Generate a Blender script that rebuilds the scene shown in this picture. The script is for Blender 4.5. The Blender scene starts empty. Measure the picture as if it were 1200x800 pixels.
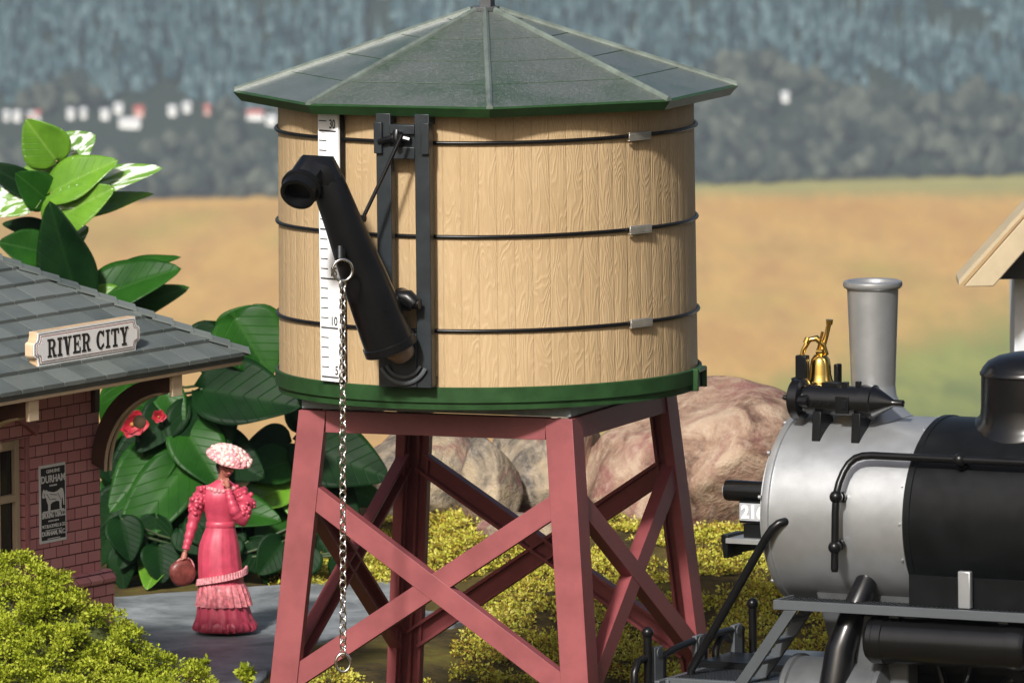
import bpy, bmesh, math, random
from mathutils import Vector, Matrix, noise
PI = math.pi
R = math.radians
random.seed(7)
scene = bpy.context.scene
col = scene.collection

# ---------------------------------------------------------------- camera
FPX, DCAM, KPX = 12000.0, 12000.0 / 140.0, 140.0
PITCH, ROLL = math.atan((400 + 850) / FPX), 0.010
fw = Vector((0, math.cos(PITCH), -math.sin(PITCH)))
rt0 = Vector((1, 0, 0)); up0 = rt0.cross(fw)
rt = rt0 * math.cos(ROLL) - up0 * math.sin(ROLL)
up = up0 * math.cos(ROLL) + rt0 * math.sin(ROLL)
def ray(px, py): return fw + rt * ((px - 600) / FPX) + up * ((400 - py) / FPX)
_a, _b = ray(571, 285), ray(571, 900)
_zt = (_a.z / _a.y - _b.z / _b.y) * DCAM
CAM = Vector((0, 0, _zt)) - _a * DCAM
def P(px, py, Y):
    d = ray(px, py)
    return CAM + d * ((Y - CAM.y) / d.y)
def pxm(Y): return (Y - CAM.y) / FPX            # metres covered by one photo pixel at depth Y
cam_data = bpy.data.cameras.new('camera')
cam = bpy.data.objects.new('camera', cam_data); col.objects.link(cam)
cam.matrix_world = Matrix((( rt.x, up.x, -fw.x, CAM.x), (rt.y, up.y, -fw.y, CAM.y), (rt.z, up.z, -fw.z, CAM.z), (0, 0, 0, 1)))
cam_data.sensor_width = 36; cam_data.lens = 36 * FPX / 1200
cam_data.clip_start = 1; cam_data.clip_end = 40000
cam_data.dof.use_dof = True
cam_data.dof.focus_distance = DCAM - 1.3
cam_data.dof.aperture_fstop = (cam_data.lens / 1000) / 0.076
scene.camera = cam
scene.render.resolution_x, scene.render.resolution_y = 1024, 682

# ---------------------------------------------------------------- light
SUN_AZ, SUN_EL = R(-19), R(37)      # azimuth measured from the camera side towards the left
sun_dir = Vector((math.sin(SUN_AZ) * math.cos(SUN_EL), -math.cos(SUN_AZ) * math.cos(SUN_EL), math.sin(SUN_EL)))
sd = bpy.data.lights.new('sun', 'SUN'); sd.energy = 5.0; sd.angle = R(5.0); sd.color = (1.0, 0.978, 0.94)
so = bpy.data.objects.new('sun', sd); col.objects.link(so)
so.rotation_euler = (-sun_dir).to_track_quat('-Z', 'Y').to_euler()
w = bpy.data.worlds.new('World'); scene.world = w; w.use_nodes = True
nt = w.node_tree; nt.nodes.clear()
sky = nt.nodes.new('ShaderNodeTexSky'); sky.sky_type = 'NISHITA'; sky.sun_disc = False
sky.sun_elevation = SUN_EL; sky.sun_rotation = math.atan2(sun_dir.x, sun_dir.y)
sky.dust_density = 6.0; sky.air_density = 1.0
bg = nt.nodes.new('ShaderNodeBackground'); bg.inputs[1].default_value = 0.08
wo = nt.nodes.new('ShaderNodeOutputWorld')
nt.links.new(sky.outputs[0], bg.inputs[0]); nt.links.new(bg.outputs[0], wo.inputs[0])
scene.view_settings.view_transform = 'Standard'; scene.view_settings.look = 'None'
scene.view_settings.exposure = 0.12; scene.view_settings.gamma = 1
scene.render.engine = 'CYCLES'
scene.cycles.volume_bounces = 0

# ---------------------------------------------------------------- helpers
def link(o, parent=None, M=None):
    col.objects.link(o)
    if M is not None: o.matrix_basis = M
    if parent is not None:
        o.parent = parent
        o.matrix_parent_inverse = world_of(parent).inverted()
    return o
WORLD = {}
def world_of(o): return WORLD.get(o.name, Matrix())
def tag(o, label=None, cat=None, group=None, kind=None):
    if label: o['label'] = label
    if cat: o['category'] = cat
    if group: o['group'] = group
    if kind: o['kind'] = kind
    return o
def thing(name, loc, label, cat, group=None):
    o = bpy.data.objects.new(name, None); o.empty_display_size = 0.2
    M = Matrix.Translation(Vector(loc)); link(o, None, M); WORLD[o.name] = M
    return tag(o, label, cat, group)

class MB:
    """collects shapes in a local frame, then links them as one mesh object"""
    def __init__(s, scale=1.0, flip=False):
        s.bm = bmesh.new(); s.k = scale; s.f = flip; s.mi = 0
    def face(s, vs):
        try:
            f = s.bm.faces.new(vs); f.material_index = s.mi; return f
        except ValueError: return None
    def box(s, c, d, rot=None):
        c = Vector(c); vs = []
        for x in (-.5, .5):
            for y in (-.5, .5):
                for z in (-.5, .5):
                    v = Vector((x * d[0], y * d[1], z * d[2]))
                    if rot is not None: v = rot @ v
                    vs.append(s.bm.verts.new(c + v))
        for q in ((0, 1, 3, 2), (4, 6, 7, 5), (0, 4, 5, 1), (2, 3, 7, 6), (0, 2, 6, 4), (1, 5, 7, 3)):
            s.face([vs[i] for i in q])
        return s
    def hexa(s, p):           # 8 points: bottom loop 0-3, top loop 4-7
        vs = [s.bm.verts.new(Vector(q)) for q in p]
        for q in ((3, 2, 1, 0), (4, 5, 6, 7), (0, 1, 5, 4), (1, 2, 6, 5), (2, 3, 7, 6), (3, 0, 4, 7)):
            s.face([vs[i] for i in q])
        return s
    def rings(s, rings, cap=True, close=True):
        L = [[s.bm.verts.new(Vector(p)) for p in r] for r in rings]
        n = len(L[0])
        for a, b in zip(L, L[1:]):
            for i in range(n if close else n - 1):
                j = (i + 1) % n
                s.face([a[i], a[j], b[j], b[i]])
        if cap and close:
            s.face(list(reversed(L[0]))); s.face(L[-1])
        return s
    def tube(s, pts, r, n=10, closed=False):
        pts = [Vector(p) for p in pts]; rr = r if isinstance(r, (list, tuple)) else [r] * len(pts)
        m = len(pts); prev = None; out = []
        for i, p in enumerate(pts):
            if closed: t = (pts[(i + 1) % m] - pts[i - 1])
            else: t = pts[min(i + 1, m - 1)] - pts[max(i - 1, 0)]
            t.normalize()
            if prev is None:
                a = Vector((0, 0, 1)) if abs(t.z) < .9 else Vector((1, 0, 0))
                n1 = t.cross(a).normalized()
            else:
                n1 = (prev - t * prev.dot(t)).normalized()
            prev = n1; n2 = t.cross(n1)
            out.append([p + (n1 * math.cos(2 * PI * k / n) + n2 * math.sin(2 * PI * k / n)) * rr[i] for k in range(n)])
        if closed:
            L = [[s.bm.verts.new(q) for q in r_] for r_ in out]
            for i in range(m):
                a, b = L[i], L[(i + 1) % m]
                for k in range(n): s.face([a[k], a[(k + 1) % n], b[(k + 1) % n], b[k]])
        else: s.rings(out)
        return s
    def lathe(s, prof, M=None, n=32, a0=0.0, sx=1.0, sy=1.0):   # prof: list of (r, z)
        M = M or Matrix(); rings = []
        for r, z in prof:
            rings.append([M @ Vector((max(r, 1e-4) * sx * math.cos(a0 + 2 * PI * k / n), max(r, 1e-4) * sy * math.sin(a0 + 2 * PI * k / n), z)) for k in range(n)])
        return s.rings(rings)
    def prism(s, poly, M, t, t0=0.0):   # poly in local xy, extruded along z from t0 to t
        a = [s.bm.verts.new(M @ Vector((x, y, t0))) for x, y in poly]
        b = [s.bm.verts.new(M @ Vector((x, y, t))) for x, y in poly]
        n = len(poly)
        s.face(list(reversed(a))); s.face(b)
        for i in range(n): s.face([a[i], a[(i + 1) % n], b[(i + 1) % n], b[i]])
        return s
    def text(s, txt, M, w_, h_, t=0.3, bold=0.0):   # fits the text in a w_ x h_ rectangle at M's origin, lower left
        cu = bpy.data.curves.new('text', 'FONT'); cu.body = txt; cu.extrude = 0.02; cu.offset = bold; cu.resolution_u = 3
        o = bpy.data.objects.new('text', cu); col.objects.link(o)
        me = bpy.data.meshes.new_from_object(o.evaluated_get(bpy.context.evaluated_depsgraph_get()))
        bpy.data.objects.remove(o); bpy.data.curves.remove(cu)
        xs = [v.co.x for v in me.vertices]; ys = [v.co.y for v in me.vertices]
        x0, x1, y0, y1 = min(xs), max(xs), min(ys), max(ys)
        vs = [s.bm.verts.new(M @ Vector(((v.co.x - x0) / (x1 - x0) * w_, (v.co.y - y0) / (y1 - y0) * h_, t if v.co.z > 0 else 0))) for v in me.vertices]
        for p in me.polygons: s.face([vs[i] for i in p.vertices])
        bpy.data.meshes.remove(me)
        return s
    def build(s, name, mats, parent=None, M=None, bevel=0.0, seg=2, smooth=35, recalc=True):
        for v in s.bm.verts:
            v.co *= s.k
            if s.f: v.co.y = -v.co.y
        if recalc: bmesh.ops.recalc_face_normals(s.bm, faces=s.bm.faces)
        me = bpy.data.meshes.new(name); s.bm.to_mesh(me); s.bm.free()
        if M is None:
            n = max(1, len(me.vertices)); c = Vector((0, 0, 0))
            for v in me.vertices: c += v.co
            c /= n
            for v in me.vertices: v.co -= c
            M = Matrix.Translation(c)
        for m in (mats if isinstance(mats, (list, tuple)) else [mats]): me.materials.append(m)
        if smooth:
            for p in me.polygons: p.use_smooth = True
            me.set_sharp_from_angle(angle=R(smooth))
        o = bpy.data.objects.new(name, me); link(o, parent, M); WORLD[o.name] = M
        if bevel:
            b = o.modifiers.new('bevel', 'BEVEL'); b.width = bevel; b.segments = seg; b.limit_method = 'ANGLE'; b.angle_limit = R(40)
            b.harden_normals = False
        return o

def fbm(x, y, z=0.0, o=4): return noise.fractal(Vector((x, y, z)), 1.0, 2.0, o)

# ---------------------------------------------------------------- materials
class NT:
    def __init__(s, name):
        s.m = bpy.data.materials.new(name); s.m.use_nodes = True; s.t = s.m.node_tree
        s.b = s.t.nodes['Principled BSDF']; s.o = s.t.nodes['Material Output']
    def n(s, t, **kw):
        nd = s.t.nodes.new(t)
        for k, v in kw.items():
            if k.startswith('i_'): nd.inputs[int(k[2:])].default_value = v
            else: setattr(nd, k, v)
        return nd
    def l(s, a, b): s.t.links.new(a, b)
    def math(s, op, a, b=None, c=None):
        nd = s.n('ShaderNodeMath', operation=op)
        for i, v in enumerate((a, b, c)):
            if v is None: continue
            if isinstance(v, (int, float)): nd.inputs[i].default_value = v
            else: s.l(v, nd.inputs[i])
        return nd.outputs[0]
    def noise(s, vec, scale, detail=4, rough=.55, dist=0.0):
        nd = s.n('ShaderNodeTexNoise'); nd.inputs['Scale'].default_value = scale; nd.inputs['Detail'].default_value = detail
        nd.inputs['Roughness'].default_value = rough; nd.inputs['Distortion'].default_value = dist
        if vec is not None: s.l(vec, nd.inputs['Vector'])
        return nd.outputs['Fac']
    def ramp(s, fac, stops):
        nd = s.n('ShaderNodeValToRGB'); e = nd.color_ramp.elements
        while len(e) < len(stops): e.new(0.5)
        for i, (p, c) in enumerate(stops):
            e[i].position = p; e[i].color = (*c, 1) if len(c) == 3 else c
        s.l(fac, nd.inputs[0]); return nd.outputs[0]
    def mix(s, f, a, b, mode='MIX'):
        nd = s.n('ShaderNodeMix', data_type='RGBA', blend_type=mode)
        for i, v in ((0, f), (6, a), (7, b)):
            if isinstance(v, (int, float)): nd.inputs[i].default_value = v
            elif isinstance(v, tuple): nd.inputs[i].default_value = (*v, 1)
            else: s.l(v, nd.inputs[i])
        return nd.outputs[2]
    def bump(s, h, strength, dist, prev=None):
        nd = s.n('ShaderNodeBump'); nd.inputs['Strength'].default_value = strength; nd.inputs['Distance'].default_value = dist
        s.l(h, nd.inputs['Height'])
        if prev is not None: s.l(prev, nd.inputs['Normal'])
        return nd.outputs[0]
    def objc(s): return s.n('ShaderNodeTexCoord').outputs['Object']
    def mapv(s, v, sc, loc=(0, 0, 0)):
        nd = s.n('ShaderNodeMapping'); nd.inputs['Scale'].default_value = sc; nd.inputs['Location'].default_value = loc
        s.l(v, nd.inputs[0]); return nd.outputs[0]
    def set(s, **kw):
        for k, v in kw.items():
            k = {'col': 'Base Color', 'rough': 'Roughness', 'metal': 'Metallic', 'spec': 'Specular IOR Level', 'nrm': 'Normal',
                 'coat': 'Coat Weight', 'croug': 'Coat Roughness', 'sheen': 'Sheen Weight'}[k]
            if isinstance(v, tuple): v = (*v, 1)
            if isinstance(v, (int, float, tuple)): s.b.inputs[k].default_value = v
            else: s.l(v, s.b.inputs[k])
        return s.m

def plain(name, c, rough=.5, metal=0.0, spec=.5, var=.12, vscale=6.0, grain=.15, gscale=90.0, gd=.004, coat=0.0, edge=None):
    """painted or moulded surface: faint colour variation, moulded grain, uneven gloss"""
    N = NT(name); oc = N.objc()
    f = N.noise(oc, vscale, 5, .6)
    c0 = tuple(max(0, x * (1 - var)) for x in c); c1 = tuple(min(1, x * (1 + var)) for x in c)
    cc = N.ramp(f, [(.35, c0), (.65, c1)])
    if edge is not None:      # worn dusty edges and raised points
        pt = N.n('ShaderNodeNewGeometry').outputs['Pointiness']
        cc = N.mix(N.ramp(pt, [(.52, (0, 0, 0)), (.6, (1, 1, 1))]), cc, edge)
    g = N.noise(oc, gscale, 3, .6)
    rr = N.n('ShaderNodeMapRange'); N.l(f, rr.inputs[0]); rr.inputs[3].default_value = max(.02, rough - .07); rr.inputs[4].default_value = min(1, rough + .07)
    return N.set(col=cc, rough=rr.outputs[0], metal=metal, spec=spec, coat=coat, nrm=N.bump(g, grain, gd))

M_black = plain('black_moulded_plastic', (.005, .005, .0055), .3, spec=.3, var=.2, grain=.10)
M_blackgloss = plain('black_gloss_paint', (.004, .004, .0045), .24, spec=.6, var=.1, grain=.04, gd=.002)
M_blackmatte = plain('black_matte_iron', (.005, .0055, .006), .34, spec=.2, var=.25, grain=.16)
M_darkgrey = plain('dark_grey_iron', (.026, .030, .033), .4, spec=.45, var=.2, grain=.2, edge=(.10, .11, .12))
M_slab = plain('slate_grey_platform_paint', (.17, .20, .21), .5, var=.25)
M_red = plain('oxide_red_paint', (.215, .052, .056), .44, spec=.45, var=.12, vscale=3.5, grain=.25, gscale=110, gd=.004)
M_green = plain('dark_green_paint', (.020, .056, .018), .42, spec=.2, var=.2, grain=.12)
M_silver = plain('graphite_silver_paint', (.43, .442, .452), .37, metal=.72, spec=.5, var=.05, grain=.3, gscale=160, gd=.003)
M_greymetal = plain('dull_grey_metal', (.09, .095, .10), .42, metal=.3, var=.1, grain=.2)
M_chrome = plain('nickel_plated_steel', (.78, .77, .74), .16, metal=1.0, var=.05, grain=.02)
M_gold = plain('polished_brass', (.83, .56, .16), .14, metal=1.0, var=.05, grain=.03)
M_white = plain('white_printed_board', (.86, .87, .88), .4, var=.02, grain=.03)
M_ink = plain('black_ink', (.012, .012, .014), .5, var=.05, grain=.0)
M_inkred = plain('dull_red_ink', (.24, .05, .045), .5, var=.05, grain=.0)
M_tan = plain('tan_painted_timber', (.5, .34, .2), .55, var=.15, grain=.2, edge=(.6, .5, .36))
M_brownwood = plain('dark_brown_timber', (.075, .035, .022), .55, var=.25, grain=.2)
M_copper = plain('unpainted_grey_brown_resin', (.24, .18, .14), .35, var=.15, grain=.1)
M_pink = plain('rose_pink_figure_paint', (.46, .05, .09), .42, spec=.5, var=.12, vscale=14, grain=.1)
M_palepink = plain('pale_pink_brushed_paint', (.62, .25, .27), .5, var=.35, vscale=40, grain=.2)
M_skin = plain('figure_skin_paint', (.36, .13, .09), .5, var=.15)
M_hair = plain('dark_brown_hair_paint', (.03, .014, .01), .5)
M_bag = plain('brown_leather_paint', (.17, .04, .032), .4, var=.35, vscale=18)

def wood_mat():
    N = NT('embossed_tan_stave_wood'); oc = N.objc(); sp = N.n('ShaderNodeSeparateXYZ'); N.l(oc, sp.inputs[0])
    ang = N.math('ARCTAN2', sp.outputs[0], sp.outputs[1])
    NS = 74
    t = N.math('MULTIPLY', ang, NS / (2 * PI)); fl = N.math('FLOOR', t); fr = N.math('FRACT', t)
    wn = N.n('ShaderNodeTexWhiteNoise', noise_dimensions='1D'); N.l(fl, wn.inputs['W']); rnd = wn.outputs['Value']
    cb = N.n('ShaderNodeCombineXYZ')
    N.l(N.math('MULTIPLY_ADD', ang, 1.75, N.math('MULTIPLY', rnd, 17.0)), cb.inputs[0])
    N.l(N.math('MULTIPLY', sp.outputs[2], .2), cb.inputs[1]); N.l(N.math('MULTIPLY', rnd, 9.0), cb.inputs[2])
    n1 = N.noise(cb.outputs[0], 5.2, 2, .5, .25)
    rings = N.math('SINE', N.math('MULTIPLY', n1, 120.0))
    cb2 = N.n('ShaderNodeCombineXYZ'); N.l(N.math('MULTIPLY', ang, 1.75), cb2.inputs[0]); N.l(N.math('MULTIPLY', sp.outputs[2], .05), cb2.inputs[1])
    fine = N.noise(cb2.outputs[0], 48, 4, .7)
    edge = N.math('MINIMUM', fr, N.math('SUBTRACT', 1.0, fr))
    groove = N.n('ShaderNodeMapRange'); N.l(edge, groove.inputs[0]); groove.inputs[1].default_value = 0; groove.inputs[2].default_value = .055
    g = groove.outputs[0]
    h = N.math('ADD', N.math('MULTIPLY_ADD', N.math('SMOOTH_MAX', rings, -.3, .5), .35, N.math('MULTIPLY', fine, .7)), N.math('MULTIPLY', g, .5))
    base = N.ramp(N.noise(oc, 1.6, 4, .6), [(.3, (.385, .268, .142)), (.7, (.445, .32, .178))])
    base = N.mix(N.math('MULTIPLY', rnd, .25), base, (.52, .37, .215))
    line = N.ramp(rings, [(.0, (1, 1, 1)), (.35, (0, 0, 0))])
    c = N.mix(N.math('MULTIPLY', line, .11), base, (.27, .16, .07))
    c = N.mix(N.math('MULTIPLY', N.ramp(fine, [(.55, (0, 0, 0)), (.8, (1, 1, 1))]), .35), c, (.60, .44, .26))
    c = N.mix(N.math('SUBTRACT', .16, N.math('MULTIPLY', g, .16)), c, (.14, .08, .03))
    return N.set(col=c, rough=.5, spec=.4, nrm=N.bump(h, .5, .009))
M_wood = wood_mat()

def roof_mat():
    N = NT('grey_green_tar_roof'); oc = N.objc()
    a = N.noise(oc, 1.1, 4, .6); g = N.noise(oc, 34, 4, .85)
    c = N.ramp(a, [(.4, (.10, .118, .102)), (.52, (.078, .10, .078)), (.66, (.02, .058, .02))])
    c = N.mix(N.math('MULTIPLY', N.ramp(g, [(.5, (0, 0, 0)), (.75, (1, 1, 1))]), .75), c, (.30, .32, .30))
    return N.set(col=c, rough=.42, spec=.7, coat=.9, croug=.3, nrm=N.bump(g, 1.0, .03))
M_roof = roof_mat()
M_rail = plain('near_black_grey_iron', (.017, .021, .024), .42, spec=.4, var=.2, grain=.2)
M_ridge = plain('grey_green_ridge_paint', (.12, .145, .125), .3, spec=.6, var=.25, grain=.3)

def shingle_mat():
    N = NT('slate_grey_shingle'); oc = N.objc()
    a = N.noise(oc, 2.2, 4, .6); g = N.noise(oc, 60, 3, .7)
    isl = N.n('ShaderNodeNewGeometry').outputs['Random Per Island']
    c = N.ramp(a, [(.35, (.06, .074, .072)), (.62, (.095, .112, .108)), (.75, (.048, .08, .05))])
    c = N.mix(N.math('MULTIPLY', isl, .55), c, (.18, .20, .195))
    pt = N.n('ShaderNodeNewGeometry').outputs['Pointiness']
    return N.set(col=c, rough=.5, spec=.4, nrm=N.bump(g, .25, .005))
M_shingle = shingle_mat()

def brick_mat():
    N = NT('maroon_rough_block'); oc = N.objc(); sp = N.n('ShaderNodeSeparateXYZ'); N.l(oc, sp.inputs[0])
    cb = N.n('ShaderNodeCombineXYZ'); N.l(N.math('ADD', sp.outputs[0], sp.outputs[1]), cb.inputs[0]); N.l(sp.outputs[2], cb.inputs[1])
    jit = N.noise(oc, 3.0, 2); cbv = N.n('ShaderNodeVectorMath', operation='MULTIPLY_ADD')
    br = N.n('ShaderNodeTexBrick'); N.l(cb.outputs[0], br.inputs['Vector'])
    br.inputs['Scale'].default_value = 1; br.inputs['Brick Width'].default_value = .19; br.inputs['Row Height'].default_value = .098
    br.inputs['Mortar Size'].default_value = .006; br.inputs['Mortar Smooth'].default_value = .3; br.inputs['Bias'].default_value = 0
    br.inputs['Color1'].default_value = (.60, .24, .25, 1); br.inputs['Color2'].default_value = (.70, .33, .335, 1); br.inputs['Mortar'].default_value = (.13, .04, .045, 1)
    g = N.noise(oc, 30, 4, .65)
    c = N.mix(N.math('MULTIPLY', N.ramp(g, [(.5, (0, 0, 0)), (.8, (1, 1, 1))]), .45), br.outputs['Color'], (.46, .26, .26))
    h = N.math('MULTIPLY_ADD', g, .35, N.math('SUBTRACT', 1.0, br.outputs['Fac']))
    return N.set(col=c, rough=.6, spec=.3, nrm=N.bump(h, .8, .014))
M_brick = brick_mat()
M_brickplain = plain('maroon_stone_trim', (.42, .16, .17), .55, var=.15, grain=.3, gscale=40, gd=.01)

# ================================================================ THE LAND
ZS = P(258, 742, 6.0).z                # level of the stone slab the figure stands on
HV = CAM.z - .08875 * (6000 - CAM.y)             # valley floor
FAR_EDGE = 6000.0
def smooth(a, b, x):
    t = max(0, min(1, (x - a) / (b - a))); return t * t * (3 - 2 * t)
def edge_y(x): return FAR_EDGE - 54 + x * .2
Z12 = P(700, 600, 12).z
def ground_z(x, y):
    if y < 30:
        z = 0.0
        bank = smooth(1.4, 12.0, y) * Z12
        z = bank
        # level bed for slab and station at the left
        lft = smooth(-.1, -.9, x)
        bed = (ZS - .05) * smooth(.3, 2.2, y + smooth(-2.2, -3.2, x) * 4.5)
        z = z * (1 - lft) + lft * (bed + smooth(9.5, 14, y) * .35)
        z += .10 * fbm(x * .9, y * .9, 3.1) * smooth(1.0, 3.0, y) * (1 - lft * .85)
        z -= smooth(15, 30, y) * 6.0
        return z
    if y < 1500:
        t = (y - 30) / 1470
        return (-5.0) * (1 - t) + HV * t - math.sin(t * PI) * 60 - smooth(0, .02, t) * 0
    e = edge_y(x)
    if y < e: return HV
    s = y - e
    return HV + .30 * s + 6 * smooth(0, 60, s) + 14 * noise.noise(Vector((x * .004, s * .004, 0))) * smooth(20, 200, s)

def grid_mesh(xs_of, ys, nx, zf):
    mb = MB(); rows = []
    for y in ys:
        x0, x1 = xs_of(y)
        rows.append([mb.bm.verts.new((x0 + (x1 - x0) * i / nx, y, zf(x0 + (x1 - x0) * i / nx, y))) for i in range(nx + 1)])
    for a, b in zip(rows, rows[1:]):
        for i in range(nx): mb.face([a[i], a[i + 1], b[i + 1], b[i]])
    return mb

def land_mat():
    N = NT('garden_soil_and_far_fields'); oc = N.objc(); sp = N.n('ShaderNodeSeparateXYZ'); N.l(oc, sp.inputs[0])
    # garden soil and moss
    a = N.noise(oc, 1.3, 5, .65); b = N.noise(oc, 9.0, 4, .7)
    soil = N.ramp(a, [(.3, (.02, .016, .01)), (.48, (.05, .038, .016)), (.6, (.09, .075, .02)), (.78, (.17, .15, .03))])
    soil = N.mix(N.math('MULTIPLY', N.ramp(b, [(.45, (0, 0, 0)), (.6, (1, 1, 1))]), .6), soil, (.09, .06, .02))
    # stubble and meadow far below
    v = N.mapv(oc, (.006, .0022, 1)); n1 = N.noise(v, 1.0, 5, .6); v2 = N.mapv(oc, (.05, .008, 1)); n2 = N.noise(v2, 1.0, 5, .65)
    f = N.ramp(n1, [(.35, (.52, .28, .055)), (.5, (.57, .34, .085)), (.62, (.42, .295, .055))])
    f = N.mix(N.math('MULTIPLY', N.ramp(n2, [(.40, (0, 0, 0)), (.68, (1, 1, 1))]), .6), f, (.38, .18, .05))
    # green meadow at the near right and along the wood at the far right
    nearg = N.n('ShaderNodeMapRange')
    gx = N.math('MULTIPLY_ADD', sp.outputs[0], 2.6, N.math('MULTIPLY', N.math('SUBTRACT', 5060.0, sp.outputs[1]), 1.0))
    gx = N.math('MULTIPLY_ADD', N.math('SUBTRACT', n2, .5), 420.0, gx)
    N.l(gx, nearg.inputs[0]); nearg.inputs[1].default_value = 400; nearg.inputs[2].default_value = 640
    grn = N.ramp(n2, [(.35, (.14, .17, .025)), (.65, (.27, .28, .045))])
    n3 = N.noise(N.mapv(oc, (.35, .04, 1)), 1.0, 4, .75)
    f = N.mix(N.math('MULTIPLY', N.ramp(n3, [(.45, (0, 0, 0)), (.7, (1, 1, 1))]), .45), f, (.36, .22, .06))
    f = N.mix(nearg.outputs[0], f, grn)
    farg = N.n('ShaderNodeMapRange')
    gy = N.math('MULTIPLY_ADD', sp.outputs[0], .10, sp.outputs[1]); gy = N.math('MULTIPLY_ADD', N.math('SUBTRACT', n2, .5), 90.0, gy)
    N.l(gy, farg.inputs[0]); farg.inputs[1].default_value = 5890; farg.inputs[2].default_value = 5975
    f = N.mix(N.math('MULTIPLY', farg.outputs[0], .8), f, (.25, .26, .08))
    # forest floor on the hill
    hf = N.n('ShaderNodeMapRange'); N.l(sp.outputs[2], hf.inputs[0]); hf.inputs[1].default_value = HV + .5; hf.inputs[2].default_value = HV + 3
    f = N.mix(hf.outputs[0], f, (.02, .03, .018))
    m = N.n('ShaderNodeMapRange'); N.l(sp.outputs[1], m.inputs[0]); m.inputs[1].default_value = 20; m.inputs[2].default_value = 60
    hillside = N.mix(N.n('ShaderNodeMapRange').outputs[0], f, f)
    c = N.mix(m.outputs[0], soil, f)
    return N.set(col=c, rough=.95, spec=.1, nrm=N.bump(b, .5, .03))
ys = [-30, -20, -12, -8] + [-6 + .3 * i for i in range(72)] + [16, 17, 18, 20, 22, 25, 28, 31, 40, 60, 100, 180, 300, 500, 800, 1100, 1400, 1500, 2500, 4000, 5000, 5600] + \
     [5800 + 20 * i for i in range(60)] + [7050, 7200, 7600, 8200]
def xs_of(y):
    if y < 30: return (-30, 30)
    h = 30 + (y - 30) * .16; return (-h, h)
M_land = land_mat()
o = grid_mesh(xs_of, ys, 120, ground_z).build('terrain', M_land, M=Matrix(), recalc=False, smooth=180)
tag(o, kind='structure')

# ---- the stone slab
def slab_mat():
    N = NT('weathered_grey_slate'); oc = N.objc()
    a = N.noise(oc, 1.2, 5, .65, .6); b = N.noise(oc, 14, 5, .7)
    c = N.ramp(a, [(.3, (.07, .08, .085)), (.48, (.20, .215, .22)), (.72, (.38, .40, .41))])
    c = N.mix(N.math('MULTIPLY', b, .3), c, (.08, .09, .10))
    return N.set(col=c, rough=.55, spec=.4, nrm=N.bump(N.math('MULTIPLY_ADD', a, 2.0, b), .5, .03))
M_slate = slab_mat()
pts = []
for px, py in ((118, 700), (330, 684), (430, 676), (560, 690), (575, 706), (545, 726), (470, 733), (400, 742), (345, 756), (322, 778), (300, 800), (215, 812), (120, 800)):
    r_ = ray(px, py); q = CAM + r_ * ((ZS - CAM.z) / r_.z); pts.append((q.x, q.y))
dense = []
for i, a in enumerate(pts):
    b = pts[(i + 1) % len(pts)]
    for k in range(6):
        t = k / 6; x = a[0] + (b[0] - a[0]) * t; y = a[1] + (b[1] - a[1]) * t
        dense.append((x + .035 * fbm(x * 5, y * 5, 1), y + .1 * fbm(x * 4, y * 4, 5)))
o = MB().prism(dense, Matrix.Translation((0, 0, ZS)), 0, -.16).build('paving', M_slate, M=Matrix(), bevel=.02)
tag(o, kind='structure')

# ---- boulders
def rock_mat(name, c1, c2, c3):
    N = NT(name); oc = N.objc()
    a = N.noise(oc, 2.2, 6, .66, .8); b = N.noise(oc, 9, 5, .75); c4 = N.noise(N.mapv(oc, (1, 1, 1), (5, 2, 1)), 1.6, 4, .6, 1.0)
    c = N.ramp(a, [(.36, c1), (.5, c2), (.64, c3)])
    c = N.mix(N.math('MULTIPLY', N.ramp(c4, [(.5, (0, 0, 0)), (.64, (1, 1, 1))]), .8), c, (.20, .075, .07))
    c = N.mix(N.math('MULTIPLY', N.ramp(b, [(.5, (0, 0, 0)), (.75, (1, 1, 1))]), .5), c, (.5, .42, .33))
    return N.set(col=c, rough=.75, spec=.3, nrm=N.bump(N.math('MULTIPLY_ADD', a, 1.8, b), .7, .05))
M_rockA = rock_mat('pinkish_quartz_rock', (.10, .055, .038), (.26, .165, .115), (.38, .28, .20))
M_rockB = rock_mat('grey_tan_rock', (.07, .062, .055), (.25, .20, .14), (.36, .28, .18))
def boulder(px0, px1, py0, py1, Y, depth, seed, m, label, lean=0.0):
    k = pxm(Y); c = P((px0 + px1) / 2, (py0 + py1) / 2, Y); hw = (px1 - px0) / 2 * k; hh = (py1 - py0) / 2 * k
    bm_ = MB(); bmesh.ops.create_icosphere(bm_.bm, subdivisions=5, radius=1)
    rn = random.Random(seed)
    planes = []
    for i in range(16):
        d = Vector((rn.gauss(0, 1), rn.gauss(0, 1), rn.gauss(0, .8))).normalized(); planes.append((d, rn.uniform(.74, .97)))
    for v in bm_.bm.verts:
        d = v.co.normalized(); r = 1.06
        for pd, h in planes:
            q = d.dot(pd)
            if q > .05: r = min(r, h / q)
        n1 = noise.fractal(d * 1.6 + Vector((seed * 7.3, 0, 0)), 1, 2, 5)
        r = r * .92 + .08 * 1.0 + .05 * n1
        p = d * r
        v.co = Vector((p.x * hw + p.z * lean * hw, p.y * depth, p.z * hh)) + c
    o = bm_.build('boulder', m, smooth=180)
    return tag(o, label, 'boulder', 'boulders behind the water tower')
boulder(655, 1000, 447, 690, 12.0, 1.3, 6, M_rockA, 'big pinkish tan boulder standing between the right tower legs and the boiler front')
boulder(930, 1080, 470, 640, 13.4, 1.1, 9, M_rockA, 'rounded pink quartz boulder rising just behind the steam engine headlight')
boulder(560, 720, 470, 640, 12.6, 1.0, 5, M_rockB, 'tan streaked boulder seen through the middle of the tower legs', .15)
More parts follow.
